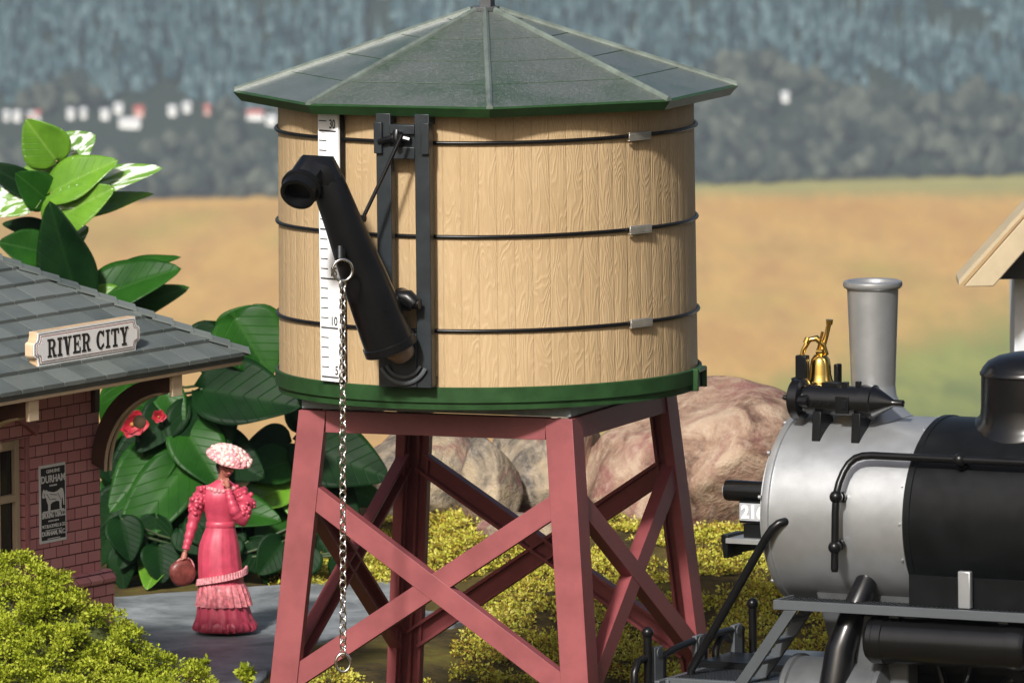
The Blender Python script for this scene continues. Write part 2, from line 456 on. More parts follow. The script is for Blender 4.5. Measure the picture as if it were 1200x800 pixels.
boulder(535, 612, 512, 640, 11.4, .5, 14, M_rockB, 'pointed grey upright stone leaning before the tan streaked boulder', -.1)
boulder(400, 575, 486, 660, 13.2, 1.0, 21, M_rockB, 'pale tan boulder at the left seen behind the tower braces')
boulder(560, 660, 596, 650, 10.2, .4, 31, M_rockB, 'small low stone half sunk in moss below the pointed grey stone')

# ---- moss carpet
def leafy_mat(name, stops, rough=.6, trans=.25, scale=1.0):
    N = NT(name); isl = N.n('ShaderNodeNewGeometry').outputs['Random Per Island']; oc = N.objc()
    big = N.noise(oc, scale, 3, .6)
    f = N.math('MULTIPLY_ADD', isl, .45, N.math('MULTIPLY', big, .62))
    c = N.ramp(f, stops)
    N.set(col=c, rough=rough, spec=.25)
    tr = N.n('ShaderNodeBsdfTranslucent'); N.l(c, tr.inputs[0]); mx = N.n('ShaderNodeMixShader'); mx.inputs[0].default_value = trans
    N.l(N.b.outputs[0], mx.inputs[1]); N.l(tr.outputs[0], mx.inputs[2]); N.l(mx.outputs[0], N.o.inputs[0])
    return N.m
M_moss = leafy_mat('yellow_green_moss', [(.26, (.06, .035, .012)), (.42, (.32, .21, .03)), (.52, (.58, .50, .07)), (.64, (.42, .46, .04)), (.8, (.72, .64, .18))], scale=1.7)
def tufts(mb, centres, leaf, spread, n, rn, flat=.6):
    for c in centres:
        c = Vector(c)
        for _ in range(n):
            d = Vector((rn.gauss(0, 1), rn.gauss(0, 1), abs(rn.gauss(0, 1)) * flat + .1)).normalized()
            p = c + d * spread * rn.uniform(.3, 1.0)
            s = leaf * rn.uniform(.6, 1.4)
            t = (d + Vector((rn.gauss(0, .5), rn.gauss(0, .5), rn.gauss(0, .5)))).normalized()
            q = t.cross(Vector((rn.gauss(0, 1), rn.gauss(0, 1), rn.gauss(0, 1)))).normalized()
            bv = mb.bm.verts
            mb.face([bv.new(p), bv.new(p + t * s * .55 + q * s * .33), bv.new(p + t * s * 1.1), bv.new(p + t * s * .5 - q * s * .33)])
rn = random.Random(11); mb = MB(); cs = []
while len(cs) < 5200:
    y = 2.3 + (rn.random() ** .8) * 12.0; x = rn.uniform(-1.9, 4.4) * (1 + y * .01)
    if x < -.35 and y < 9.4 and not (y < 3.4 and x > -1.6): continue
    if fbm(x * 1.6, y * 1.6, 9) < -.14: continue
    z = ground_z(x, y)
    cs.append((x, y, z + max(0, fbm(x * 3.1, y * 3.1, 2)) * .12))
tufts(mb, cs, .029, .09, 40, rn)
tag(mb.build('moss', M_moss, M=Matrix(), smooth=0, recalc=False), kind='stuff')

# ---- wooded hillside
def forest_mat(name, a, b, c):
    N = NT(name); isl = N.n('ShaderNodeNewGeometry').outputs['Random Per Island']
    return N.set(col=N.ramp(N.math('MULTIPLY_ADD', isl, .35, N.math('MULTIPLY', N.noise(N.mapv(N.objc(), (1, .3, .9)), .06, 3, .6), .68)), [(.28, a), (.48, b), (.72, c)]), rough=.9, spec=.1)
M_fir = forest_mat('fir_forest', (.004, .019, .024), (.032, .072, .08), (.115, .175, .185))  # blue of the distant haze mixed into the fir colours
M_broad = forest_mat('dark_lower_wood', (.008, .012, .010), (.03, .038, .028), (.09, .10, .075))
houses = [(8, 152, 9, 'w', 's'), (20, 147, 12, 'w', 's'), (37, 158, 10, 'o', 's'), (44, 140, 9, 'w', 'r'), (83, 138, 11, 'w', 's'), (98, 137, 9, 'w', 's'), (123, 139, 13, 'w', 's'), (139, 132, 13, 'w', 's'),
          (152, 149, 34, 'w', 's'), (163, 135, 15, 'p', 'r'), (202, 134, 13, 'w', 's'), (219, 130, 12, 'w', 's'), (243, 133, 9, 'p', 'r'), (299, 140, 26, 'w', 'r'), (318, 146, 16, 'w', 's'), (920, 118, 12, 'w', 's')]
hpos = []
for hx, hy, hw_, wc, rc in houses:
    y = 6000
    while P(hx, hy, y).z > ground_z(P(hx, hy, y).x, y) and y < 7000: y += 1
    hpos.append((P(hx, hy, y).x, y, pxm(y)))
rn = random.Random(5); mf = MB(); ml = MB()
def conifer(mb, x, y, z, h, r, rn):
    n = 6
    for k in range(3):
        z0 = z + h * (.08 + .27 * k); z1 = z + h * (.5 + .25 * k); rr = r * (1 - .27 * k)
        a = rn.random() * 6
        ring = [mb.bm.verts.new((x + rr * rn.uniform(.7, 1.15) * math.cos(a + 2 * PI * i / n), y + rr * rn.uniform(.7, 1.15) * math.sin(a + 2 * PI * i / n), z0 + rn.uniform(-.04, .04) * h)) for i in range(n)]
        top = mb.bm.verts.new((x, y, z1))
        for i in range(n): mb.face([ring[i], ring[(i + 1) % n], top])
def clump(mb, x, y, z, h, r, rn):
    n = 7; rings = []
    for zz, f in ((.12, .6), (.4, 1.0), (.7, .85), (.95, .35)):
        rings.append([mb.bm.verts.new((x + r * f * rn.uniform(.75, 1.2) * math.cos(2 * PI * i / n), y + r * f * rn.uniform(.75, 1.2) * math.sin(2 * PI * i / n), z + h * zz + rn.uniform(-.06, .06) * h)) for i in range(n)])
    for a, b in zip(rings, rings[1:]):
        for i in range(n): mb.face([a[i], a[(i + 1) % n], b[(i + 1) % n], b[i]])
    mb.face(rings[-1])
for _ in range(9000):
    s = rn.uniform(2, 640); x = rn.uniform(-460, 460); y = edge_y(x) + s
    if any(abs(x - hx) < 8 + k * 6 and -55 < y - hy < 8 for hx, hy, k in hpos): continue
    z = ground_z(x, y)
    if s < 100 + 60 * fbm(x * .01, 0, 4) + 20: clump(ml, x, y, z, rn.uniform(9, 16), rn.uniform(4, 7.5), rn)
    elif fbm(x * .02, s * .02, 1) > -.35: conifer(mf, x, y, z - .5, rn.uniform(14, 26), rn.uniform(3.2, 5.2), rn)
tag(mf.build('forest', M_fir, M=Matrix(), smooth=0, recalc=False), kind='stuff')
tag(ml.build('lower_wood', M_broad, M=Matrix(), smooth=0, recalc=False), kind='stuff')
M_hw = plain('white_render', (.8, .8, .78), .8, grain=0); M_ho = plain('ochre_render', (.62, .36, .22), .8, grain=0); M_hp = plain('pinkish_render', (.65, .36, .3), .8, grain=0)
M_rr = plain('red_tile_roof', (.42, .10, .075), .8, grain=0); M_rs = plain('pale_grey_slate_roof', (.55, .56, .57), .7, grain=0); M_dk = plain('dark_window', (.03, .035, .04), .3, grain=0)
hn = ['far left white house low on the wooded hill', 'white house beside the far left one, above the leaves painted with white glare', 'small ochre house below the far white ones at the left edge', 'small white house with red roof uphill of the ochre house',
      'white house left of the two that stand above the leaf tip', 'narrow white house just right of its white neighbour above the leaf tip', 'white house left of the red roofed pinkish house, nearest the long one', 'white house standing uphill between two neighbours above the long low building',
      'long low white building below the pinkish red roofed house', 'pinkish house with red roof above the long low building', 'left one of the pair of white houses midway to the tower', 'right one of the pair of white houses midway to the tower',
      'small faint pinkish house right of the white pair', 'big white house with bright red roof just left of the tank', 'white house hugging the left edge of the wooden tank', 'lone pale house in the woods right of the tower roof']
for (hx, y, k), (a, b, w_, wc, rc), lb in zip(hpos, houses, hn):
    bw = w_ * k * .72; z = ground_z(hx, y) - 1; h = 4.2; dd = 6
    e = thing('house', (hx, y, z), lb, 'house', 'far houses on the wooded hillside')
    mb = MB(); mb.box((hx, y, z + h / 2), (bw, dd, h)); mb.build('wall', {'w': M_hw, 'o': M_ho, 'p': M_hp}[wc], e, smooth=0)
    mb = MB(); x0, x1 = hx - bw / 2 - .4, hx + bw / 2 + .4
    mb.hexa([(x0, y - dd / 2 - .5, z + h), (x1, y - dd / 2 - .5, z + h), (x1, y + dd / 2 + .5, z + h), (x0, y + dd / 2 + .5, z + h),
             (x0 + .2, y - .1, z + h + 2.2), (x1 - .2, y - .1, z + h + 2.2), (x1 - .2, y + .1, z + h + 2.2), (x0 + .2, y + .1, z + h + 2.2)])
    mb.build('roof', {'r': M_rr, 's': M_rs}[rc], e, smooth=0)
    nw = max(2, int(bw / 3))
    for i in range(nw):
        MB().box((hx - bw / 2 + bw * (i + .5) / nw, y - dd / 2 - .02, z + 3.2), (.9, .1, 1.2)).build('window', M_dk, e, smooth=0)

# ================================================================ WATER TOWER
U = 1 / KPX
TH = R(-21.5)
MT = Matrix.Rotation(TH, 4, 'Z')                 # tower frame: -y is the front face, units of U after scaling
def tz(y): return P(571, y, 0).z * KPX          # photo row on the tower axis -> height in tower units
tower = thing('water_tower', (0, 0, 0), 'wooden tank water tower on red cross-braced legs with green octagonal roof', 'water tower')
def TB(): return MB(U)
Z_ROOF0, Z_ROOF1 = tz(104), tz(10)
Z_T0, Z_T1 = tz(428), tz(109)
Z_R0, Z_R1 = tz(452), tz(427)
Z_S0, Z_S1 = tz(465.5), tz(451)
Z_B = Z_S0
# tank: staves with V grooves
NS = 74; mb = TB(); rings = []
for z, rr in ((Z_T0 - 6, 245.4), ((Z_T0 + Z_T1) / 2, 244.2), (Z_T1 + 3, 243)):
    ring = []
    for i in range(NS):
        for f, dr in ((0, -.12), (.04, 0), (.5, .25), (.96, 0)):
            a = 2 * PI * (i + f) / NS
            ring.append(((rr + dr) * math.sin(a), (rr + dr) * math.cos(a), z))
    rings.append(ring)
mb.rings(rings); mb.build('tank_wall', M_wood, tower, MT.copy(), smooth=50)
# hoops
for yc in (146.6, 254.3, 362.2):
    z = tz(yc); R_ = 246 + (z < tz(300)) * .8
    mb = TB(); pts = [(R_ * math.sin(2 * PI * i / 120), R_ * math.cos(2 * PI * i / 120), z + .5 * math.sin(i * .21)) for i in range(120)]
    mb.tube(pts, 2.3, 8, closed=True); hp = mb.build('hoop', M_black, tower, MT.copy(), smooth=80)
    a = R(180 - 45.3 - 21.5); mb = TB()
    loc = Vector((250.0 * math.sin(a), 250.0 * math.cos(a), z)); rot = Matrix.Rotation(-a, 3, 'Z')
    if yc > 300: pass
    mb.box(loc, (36, 2.2, 7), rot); mb.box(loc + rot @ Vector((0, -1.3, 4.2)), (36, 4.4, 1.6), rot); mb.box(loc + rot @ Vector((0, -1.3, -4.2)), (36, 4.4, 1.6), rot)
    cr = mb.build('crimp_sleeve', M_chrome if False else plain('dull_aluminium_%d' % int(yc), (.62, .58, .5), .3, metal=.8), hp, MT.copy(), bevel=.004)
# base ring: thin walled tray rim with a stepped lower lip
mb = TB(); prof = [(240, Z_R0 - 1), (246.5, Z_R0 - 1), (247, Z_R0 + 6.5), (250.2, Z_R0 + 7.5), (250.4, Z_R1 - 1), (249.4, Z_R1), (247.2, Z_R1), (246.4, Z_R1 - 1.0), (246.3, Z_R1 - 9), (240, Z_R1 - 9)]
mb.lathe(prof + [prof[0]], n=160); br = mb.build('base_ring', M_green, tower, MT.copy(), smooth=40)
a = R(180 - 73 - 21.5); rot = Matrix.Rotation(-a, 3, 'Z'); c0 = Vector((247 * math.sin(a), 247 * math.cos(a), (Z_R0 + Z_R1) / 2 + 0))
mb = TB(); mb.box(c0 + rot @ Vector((30, 12, 10)), (34, 24, 6), rot); mb.box(c0 + rot @ Vector((44, 12, -2)), (5, 24, 22), rot); mb.box(c0 + rot @ Vector((10, 6, -2)), (5, 12, 24), rot)
# (clip turned so that it hugs the ring)
mb.bm.clear()
for da, dr, sz in ((0, 4, (5, 10, 26)), (9, 5, (4, 12, 24))):
    aa = a - R(da); ro = Matrix.Rotation(-aa, 3, 'Z'); mb.box(Vector(((247 + dr) * math.sin(aa), (247 + dr) * math.cos(aa), (Z_R0 + Z_R1) / 2)), sz, ro)
aa = a - R(4.5); ro = Matrix.Rotation(-aa, 3, 'Z'); mb.box(Vector((253 * math.sin(aa), 253 * math.cos(aa), Z_R1 - 2)), (36, 8, 5), ro)
mb.build('ring_clip', M_green, br, MT.copy(), bevel=.006)
MB(U).box(Vector((250.6 * math.sin(aa), 250.6 * math.cos(aa), (Z_R0 + Z_R1) / 2 - 3)), (30, 3, 15), ro).build('clip_recess', M_blackmatte, br, MT.copy())
# slab under the tank
TB().box((0, 0, (Z_S0 + Z_S1) / 2), (336, 336, Z_S1 - Z_S0)).build('platform', M_slab, tower, MT.copy(), bevel=.006)
# legs: L profile with inner flanges
def half(t): return 170.5 * (1 + .00053 * t)      # half side at t units below beam top
T_FOOT = Z_B - 1.5
def leg_ring(sx, sy, t):
    h = half(t); W, th = 34, 5
    # profile in outward corner coordinates (u right along x from the corner inward, v along y inward)
    prof = [(0, 0), (W, 0), (W, 12), (W - 4, 12), (W - 4, th), (22, th), (22, 12), (18, 12), (18, th), (th, th), (th, 18), (12, 18), (12, 22), (th, 22), (th, W - 4), (12, W - 4), (12, W), (0, W)]
    return [(sx * (h - u), sy * (h - v), Z_B - t) for u, v in prof]
for sx, sy in ((-1, -1), (1, -1), (1, 1), (-1, 1)):
    mb = TB(); mb.rings([leg_ring(sx, sy, 2), leg_ring(sx, sy, T_FOOT)])
    lg = mb.build('leg', M_red, tower, MT.copy(), bevel=.004, smooth=30)
    h = half(T_FOOT) - 17
    TB().box((sx * h, sy * h, 3), (56, 56, 6)).build('foot_plate', M_red, lg, MT.copy(), bevel=.004)
def channel(name, a, b, w_, off=0.0, side=0):
    """U channel whose flat web lies on the tilted face `side` from point a to b = (x along face, t)"""
    rs = Matrix.Rotation(side * PI / 2, 3, 'Z')
    def pt(x, t, d): return rs @ Vector((x, -(half(t) - 3.0 + off) + d, Z_B - t))
    A, B = Vector((a[0], a[1])), Vector((b[0], b[1])); dr = (B - A).normalized(); nn = Vector((-dr.y, dr.x))
    prof = [(-w_ / 2, 0), (w_ / 2, 0), (w_ / 2, 15), (w_ / 2 - 4, 15), (w_ / 2 - 4, 4), (-w_ / 2 + 4, 4), (-w_ / 2 + 4, 15), (-w_ / 2, 15)]
    mb = TB()
    mb.rings([[pt(Q.x + nn.x * q, Q.y + nn.y * q, d) for q, d in prof] for Q in (A, B)])
    return mb.build(name, M_red, tower, MT.copy(), bevel=.003, smooth=30)
for side in range(4):
    h0 = half(14) - 34.6
    channel('top_beam', (-h0, 14.5), (h0, 14.5), 25, 1.0, side)
    xa, xb = half(97) - 24, half(318) - 24
    channel('cross_brace', (-xa, 99), (xb, 316), 25, 1.2, side)
    channel('cross_brace', (xa, 99), (-xb, 316), 25, .7, side)
# roof
def oct_ring(r, z, a0=R(22.5)): return [(r * math.sin(a0 + k * PI / 4), -r * math.cos(a0 + k * PI / 4), z) for k in range(8)]
F_ = 11
mb = TB(); mb.rings([oct_ring(248, Z_ROOF0 - F_ - 1), oct_ring(286, Z_ROOF0 - F_), oct_ring(295.5, Z_ROOF0 - .5), oct_ring(292, Z_ROOF0 + 1.2), oct_ring(17, Z_ROOF1 - 3), oct_ring(16, Z_ROOF1 - 2.5)])
mb.build('roof_edge', M_green, tower, MT.copy(), smooth=20)
rf = None
mb = TB(); NC = 5
for k in range(8):
    a1, a2 = R(22.5) + k * PI / 4, R(22.5) + (k + 1) * PI / 4
    def rp(a, s, lift): # s 0 eave .. 1 apex
        r = 291 + (17 - 291) * s; return Vector((r * math.sin(a), -r * math.cos(a), Z_ROOF0 + 1.0 + (Z_ROOF1 - 3 - Z_ROOF0 - 1.0) * s + lift))
    cuts = [0.0, .235, .47, .705, .9, 1.0]
    for i in range(5):
        s0, s1 = cuts[i] + .0, cuts[i + 1] - .008
        p = [rp(a1, s0, .8), rp(a2, s0, .8), rp(a2, s1, .8), rp(a1, s1, .8)]
        for q in range(4):      # keep clear of the ridges
            pass
        mb.hexa([v - Vector((0, 0, 1.4)) for v in p] + p)
rfo = mb.build('roof', M_roof, tower, MT.copy(), smooth=20)
for k in range(8):
    a = R(22.5) + k * PI / 4
    mb = TB(); d = Vector((math.sin(a), -math.cos(a), 0)); q = Vector((math.cos(a), math.sin(a), 0))
    A = d * 294 + Vector((0, 0, Z_ROOF0 + 1)); B = d * 17 + Vector((0, 0, Z_ROOF1 - 1.8))
    mb.rings([[X + q * wx + Vector((0, 0, wz)) for wx, wz in ((-4.0, -1.0), (-3.4, 1.8), (-.8, 4.2), (.8, 4.2), (3.4, 1.8), (4.0, -1.0))] for X in (A, B)])
    mb.build('ridge', M_ridge, rfo, MT.copy(), smooth=20)
mb = TB(); mb.rings([oct_ring(18, Z_ROOF1 - 2.8), oct_ring(18, Z_ROOF1 + 2.5)]); mb.box((3, 0, Z_ROOF1 + 16), (14, 14, 30)); mb.lathe([(10, Z_ROOF1 + 30), (12, Z_ROOF1 + 36), (7, Z_ROOF1 + 46), (1, Z_ROOF1 + 50)], n=20)
mb.build('finial', M_greymetal, tower, MT.copy(), bevel=.004)

# frames standing off the tank: local x tangential, y outwards towards the viewer (-), z up
def radial(deg): return MT @ Matrix.Rotation(R(deg), 4, 'Z')
# water gauge
MG = radial(-23.8); gy = -249.0
z0, z1 = tz(425.5), tz(113)
TB().box((3.0, gy, (z0 + z1) / 2), (28, 7, z1 - z0)).build('gauge_back', M_black, tower, MG, bevel=.002)
g = TB(); g.box((0, gy - 5.6, (z0 + z1) / 2), (33, 3, z1 - z0)); g = g.build('water_gauge', M_white, tower, MG, bevel=.001)
mb = TB(); FR = Matrix(((1, 0, 0, 0), (0, 0, -1, 0), (0, 1, 0, 0), (0, 0, 0, 1)))     # text plane facing -y
step = 11.4
zt = lambda n: z0 + 5 + (n - 5) * step * 1.0
mt_ = TB()
for n_ in range(5, 33):
    z = zt(n_)
    if z > z1 - 6: break
    L_ = 28 if n_ % 5 == 0 else 12
    TB().box((-15.5 + L_ / 2 + 1, gy - 7.3, z), (L_, .5, 1.7 if n_ % 5 == 0 else 1.1)).build('tick', M_ink, g, MG, smooth=0)
    if n_ % 5 == 0: TB().text(str(n_), Matrix.Translation((3 if n_ > 5 else 8, gy - 7.2, z + 3)) @ FR, 9.5 if n_ > 5 else 4.8, 10.5, .35, .01).build('number', M_ink, g, MG, smooth=0)
# spout bracket: two rails, head block, foot plate with curved slots
MS = radial(0.4); sy_ = -262.0
zb0, zb1 = tz(426), tz(112)
mb = TB()
for x in (-23, 24.5): mb.box((x, sy_ + 1, (zb0 + zb1) / 2), (18, 12, zb1 - zb0))
mb.box((0.7, sy_ - .5, tz(395)), (30, 12, 62)); mb.box((.7, sy_ - .5, tz(130)), (31, 13, 11)); mb.box((.7, sy_ - .5, tz(157)), (31, 13, 14)); mb.box((.7, sy_ + 2, tz(144)), (31, 8, 16))
for x in (-23, 24.5):
    for z in (tz(120), tz(420)): mb.box((x, -252, z), (14, 20, 10))
for q in (-28, 30): mb.box((q, sy_ - 3, tz(140)), (10, 14, 36))
sb = mb.build('spout_bracket', M_rail, tower, MS, bevel=.006)
mb = TB()
for rr_, w2 in ((30, 2.4), (23, 1.8)):
    pts = [(rr_ * math.sin(t_), sy_ - 8.5, tz(391) - rr_ * math.cos(t_)) for t_ in [R(-65 + 10 * i) for i in range(14)]]
    mb.tube(pts, w2, 6)
mb.build('curved_rib', M_darkgrey, sb, MS)
# pulley and its arms on the head block
mb = TB(); c0 = Vector((-3, sy_ - 10, tz(140)))
mb.tube([c0 + Vector((-5, 0, 0)), c0 + Vector((5, 0, 0))], 8, 16); mb.tube([c0 + Vector((0, 5, 3)), c0 + Vector((0, -6, 8)), c0 + Vector((1, -8, 0)), c0 + Vector((2, -6, -9))], 3.4, 8)
mb.tube([c0 + Vector((-24, 2, -5)), c0 + Vector((-14, 0, -2)), c0 + Vector((-4, 0, 1))], 4, 8); mb.tube([c0 + Vector((6, 2, 0)), c0 + Vector((14, 3, -2))], 4.5, 8)
pu = mb.build('pulley', M_black, tower, MS, bevel=.002)
# spout: leaning pipe, folded up against the tank
Ysp = -1.98
SA, SB_ = P(382, 208, -2.16), P(456, 402, -1.95)
def lerp(a, b, t): return a + (b - a) * t
sp_ax = (SB_ - SA).normalized()
def frame_along(p, d, x=Vector((0, -1, 0))):
    z = d.normalized(); xx = (x - z * x.dot(z)).normalized(); y = z.cross(xx)
    return Matrix(((xx.x, y.x, z.x, p.x), (xx.y, y.y, z.y, p.y), (xx.z, y.z, z.z, p.z), (0, 0, 0, 1)))
Ls = (SB_ - SA).length / U
MSp = frame_along(SA, sp_ax)
mb = TB(); mb.lathe([(17.5, -2), (19.5, 6), (22, 60), (26.5, Ls * .6), (29.5, Ls - 10), (29.5, Ls - 3), (31.5, Ls - 2), (31.5, Ls + 7), (29.5, Ls + 8), (24, Ls + 8), (23, Ls - 4), (5, Ls - 4)], n=40)
spt = mb.build('spout', M_black, tower, MSp, smooth=35)
# elbow and mouth
pA = SA + sp_ax * .02; p1 = P(371, 201, -2.16); p2 = P(362, 203, -2.2); p3 = P(351.5, 222, -2.27); p4 = P(346.5, 235, -2.3)
mb = MB(); mb.tube([SA + sp_ax * .05, P(377, 199, -2.16), P(366, 199, -2.18), P(354.5, 216, -2.26)], [.140, .147, .147, .143], 12)
mb.build('elbow', M_blackgloss, spt, smooth=25)
dM = (P(347.5, 234, -2.42) - P(356, 217, -2.26)).normalized()
mb = MB(); Mm = frame_along(P(354.2, 217, -2.26), dM)
mb.lathe([(.12, 0), (.165, .0), (.168, .035), (.150, .045), (.148, .13), (.128, .135), (.112, .13), (.108, .03), (.01, .028)], Mm, 36)
mb.build('mouth', M_black, spt, smooth=35)
# swivel joint under the pipe
mb = MB(); bs = P(470, 415, -1.92)
mb.tube([lerp(SA, SB_, .97), P(464, 405, -1.93), P(470, 411, -1.91), P(475, 411, -1.8)], [.12, .125, .11, .08], 20)
mb.build('swivel', M_copper, tower, smooth=50)
# knob at the right
kb = P(478, 353, -1.86); mb = MB()
mb.tube([kb + Vector((-.06, .12, .02)), kb], .085, 16); mb.tube([kb + Vector((-.1, -.02, .05)), kb + Vector((.0, -.06, .03)), kb + Vector((.06, -.08, -.02))], [.05, .075, .06], 14); mb.tube([kb + Vector((.02, -.06, -.01)), kb + Vector((.10, -.09, -.015))], .045, 12)
mb.build('clamp_knob', M_black, tower, smooth=50)
# hook tab and cable eye on the spout
tb = P(399, 302, -2.36); mb = MB(); mb.tube([tb + Vector((.0, .14, .03)), tb + Vector((0, 0, .06)), tb + Vector((0, -.03, -.01)), tb + Vector((0, .02, -.05))], [.035, .042, .04, .03], 10)
mb.build('hook', M_blackmatte, spt, smooth=50)
ey = P(425, 256, -2.02); mb = MB(); mb.tube([ey + Vector((-.06, .02, 0)), ey + Vector((.02, -.02, 0))], .03, 10)
mb.build('cable_eye', M_black, spt)
ca = MS @ ((c0 + Vector((1, -9, -4))) * U); ca = P(471, 158, -1.97)
mb = MB(); mb.tube([ca, lerp(ca, ey, .5) + Vector((.004, 0, 0)), ey], .0165, 8); mb.build('lift_cable', M_black, tower, smooth=60)

# ---- pull chain
Yc = -2.42
chn = thing('pull_chain', P(401, 326, Yc), 'silver link chain hanging from the black spout hook', 'chain')
mb = MB(); top = P(401.5, 329, Yc); bot = P(402, 768, Yc); NL = 50
for i in range(NL):
    c = lerp(top, bot, (i + .5) / NL); L_ = (top - bot).length / NL * .74; ww = .030
    a = PI / 4 + (i % 2) * PI / 2 + random.uniform(-.25, .25); dx = Vector((math.cos(a), math.sin(a), 0))
    pts = []
    for k in range(14):
        t = 2 * PI * k / 14; sx_ = math.cos(t); sz_ = math.sin(t)
        pts.append(c + dx * (ww * sx_) + Vector((random.uniform(-.001, .001), 0, L_ * .93 * sz_ * (1 - .12 * abs(sx_)))))
    mb.tube(pts, .0078, 6, closed=True)
mb.build('links', M_chrome, chn, smooth=80)
def ring(name, c, r1, r2, th, parent, yaw=0.0, m=M_chrome):
    d = Vector((math.cos(yaw), math.sin(yaw), 0)); mb = MB()
    mb.tube([c + d * (r1 * math.cos(2 * PI * k / 28)) + Vector((0, 0, r2 * math.sin(2 * PI * k / 28))) for k in range(28)], th, 8, closed=True)
    return mb.build(name, m, parent, smooth=80)
ring('hook_ring', P(401.5, 316.5, Yc), .082, .088, .012, chn, .2)
ring('pull_ring', P(402, 776, Yc), .060, .075, .012, chn, .15)

# ================================================================ STEAM LOCOMOTIVE
PL = R(27); YL = -1.5
kL = pxm(YL - .4)
O_L = P(941, 593, YL)
ML = Matrix(((math.cos(PL), math.sin(PL), 0, O_L.x), (-math.sin(PL), math.cos(PL), 0, O_L.y), (0, 0, 1, O_L.z), (0, 0, 0, 1)))
def LB(): return MB(kL, flip=True)       # u along the boiler to the rear, v towards the viewer, w up
W_G = -O_L.z / kL                        # ground in w
loco = thing('steam_locomotive', (O_L.x, O_L.y, 0), 'silver and black steam locomotive with brass bell, facing left', 'locomotive')
def lb(mb, name, m, parent=loco, **kw): return mb.build(name, m, parent, ML.copy(), **kw)
def lx(prof, c, n=96, sx=1):     # lathe about an axis parallel to u through (v, w) = c ; prof (r, u)
    return Matrix(((0, 0, 1, 0), (0, 1, 0, c[0]), (1, 0, 0, c[1]), (0, 0, 0, 1)))
def ulathe(prof, c=(0, 0), n=96):
    mb = LB(); mb.lathe(prof, lx(prof, c), n); return mb
def vlathe(mb, prof, c, n=64):   # lathe about a vertical axis at (u, v)
    return mb.lathe(prof, Matrix.Translation((c[0], c[1], 0)), n)
RB = 113
sm = lb(ulathe([(10, -4), (104, -4), (111, -2), (114.5, 0), (115.5, 2), (115.5, 8), (113, 9), (113, 184), (60, 184)]), 'smokebox', M_silver, smooth=30)
mb = ulathe([(104, -3), (104, -7), (88, -9), (84, -12), (60, -19), (30, -23), (1, -24)]); lb(mb, 'smokebox_door', M_silver, sm, smooth=30)
mb = LB()
for k in range(12):
    a = 2 * PI * (k + .4) / 12; c = Vector((-4, 108 * math.cos(a), 108 * math.sin(a))); mb.tube([c, c + Vector((-3.5, 0, 0))], 2.4, 8)
lb(mb, 'door_bolt', M_silver, sm)
boil = lb(ulathe([(60, 182), (114.5, 182), (116.5, 184), (116.5, 191), (115.2, 192), (115.2, 560), (60, 560)]), 'boiler', M_blackmatte, smooth=30)
mb = LB()
for k in range(16):
    a = 2 * PI * k / 16; c = Vector((178, 113 * math.cos(a), 113 * math.sin(a))); mb.tube([c, c * 1.0 + Vector((0, 2 * math.cos(a), 2 * math.sin(a)))], 1.6, 6)
lb(mb, 'rivet', M_silver, sm)
def saddle_z(r, v): return math.sqrt(max(1, r * r - v * v))
# chimney with flared saddle that follows the smokebox
mb = LB(); cu = 93; rings = []
for rr_, hz, mode in ((47, 0.5, 1), (44, 2.5, 1), (38, 7, .9), (31, 15, .5), (27.5, 24, .2), (26.2, 36, 0)):
    ring_ = []
    for k in range(64):
        a = 2 * PI * k / 64; x = rr_ * math.cos(a); y = rr_ * math.sin(a)
        base = saddle_z(113, y) * mode + (113) * (1 - mode); ring_.append((cu + x, y, base + hz))
    rings.append(ring_)
mb.rings(rings, cap=False); vlathe(mb, [(26.2, 147), (30.2, 258), (30.4, 262), (34, 264), (35.3, 267), (34.6, 271), (31, 272.5), (28, 271), (26.5, 262), (26, 200), (2, 200)], (cu, 0))
lb(mb, 'chimney', M_silver, smooth=45)
# steam dome
mb = LB(); du = 296; rings = []
for rr_, hz, mode in ((66, 0, 1), (65.5, 2.5, 1), (62, 5, .95), (59.3, 9, .75), (58.5, 17, .0)):
    rings.append([(du + rr_ * math.cos(2 * PI * k / 72), rr_ * math.sin(2 * PI * k / 72), (saddle_z(115, rr_ * math.sin(2 * PI * k / 72)) * mode + 113 * (1 - mode)) + hz) for k in range(72)])
mb.rings(rings, cap=False); vlathe(mb, [(58.5, 130), (58, 168), (59.6, 169), (59.6, 172), (58, 174), (56, 178), (50, 185), (38, 191), (20, 195), (1, 196)], (du, 0), 72)
lb(mb, 'steam_dome', M_blackgloss, smooth=40)
# bell on its yoke
bl_c = (27, 6)
mb = LB(); vlathe(mb, [(14.5, 148), (15.6, 149), (15.6, 151), (14.2, 154), (13.2, 160), (12.4, 170), (11.0, 177), (7.5, 182), (2.5, 183.5), (2.5, 187), (1, 188)], bl_c, 40); bell = lb(mb, 'bell', M_gold, smooth=40)
mb = LB()
c = Vector((27, 6, 186))
mb.tube([c + Vector((-22, 10, -14)), c + Vector((-18, 9, 2)), c + Vector((-12, 6, 14)), c + Vector((-4, 2, 16)), c + Vector((4, 0, 8)), c + Vector((6, -4, -4))], [3, 3, 3.6, 4, 3.2, 3], 8)
mb.tube([c + Vector((2, 0, 2)), c + Vector((6, -4, 18)), c + Vector((10, -4, 34))], [3.6, 3, 3], 8); mb.tube([c + Vector((10, -4, 32)), c + Vector((10.5, -4, 38))], [4, 4.6], 8)
mb.tube([c + Vector((-3, 3, 0)), c + Vector((5, 3, 0))], 4, 8); mb.tube([c + Vector((-15, 8, 10)), c + Vector((-13, 6, 16))], [4, 4], 8)
mb.tube([c + Vector((-2, 4, -2)), c + Vector((4, 2, 24))], 1.8, 6)
lb(mb, 'bell_arm', M_gold, bell, smooth=50)
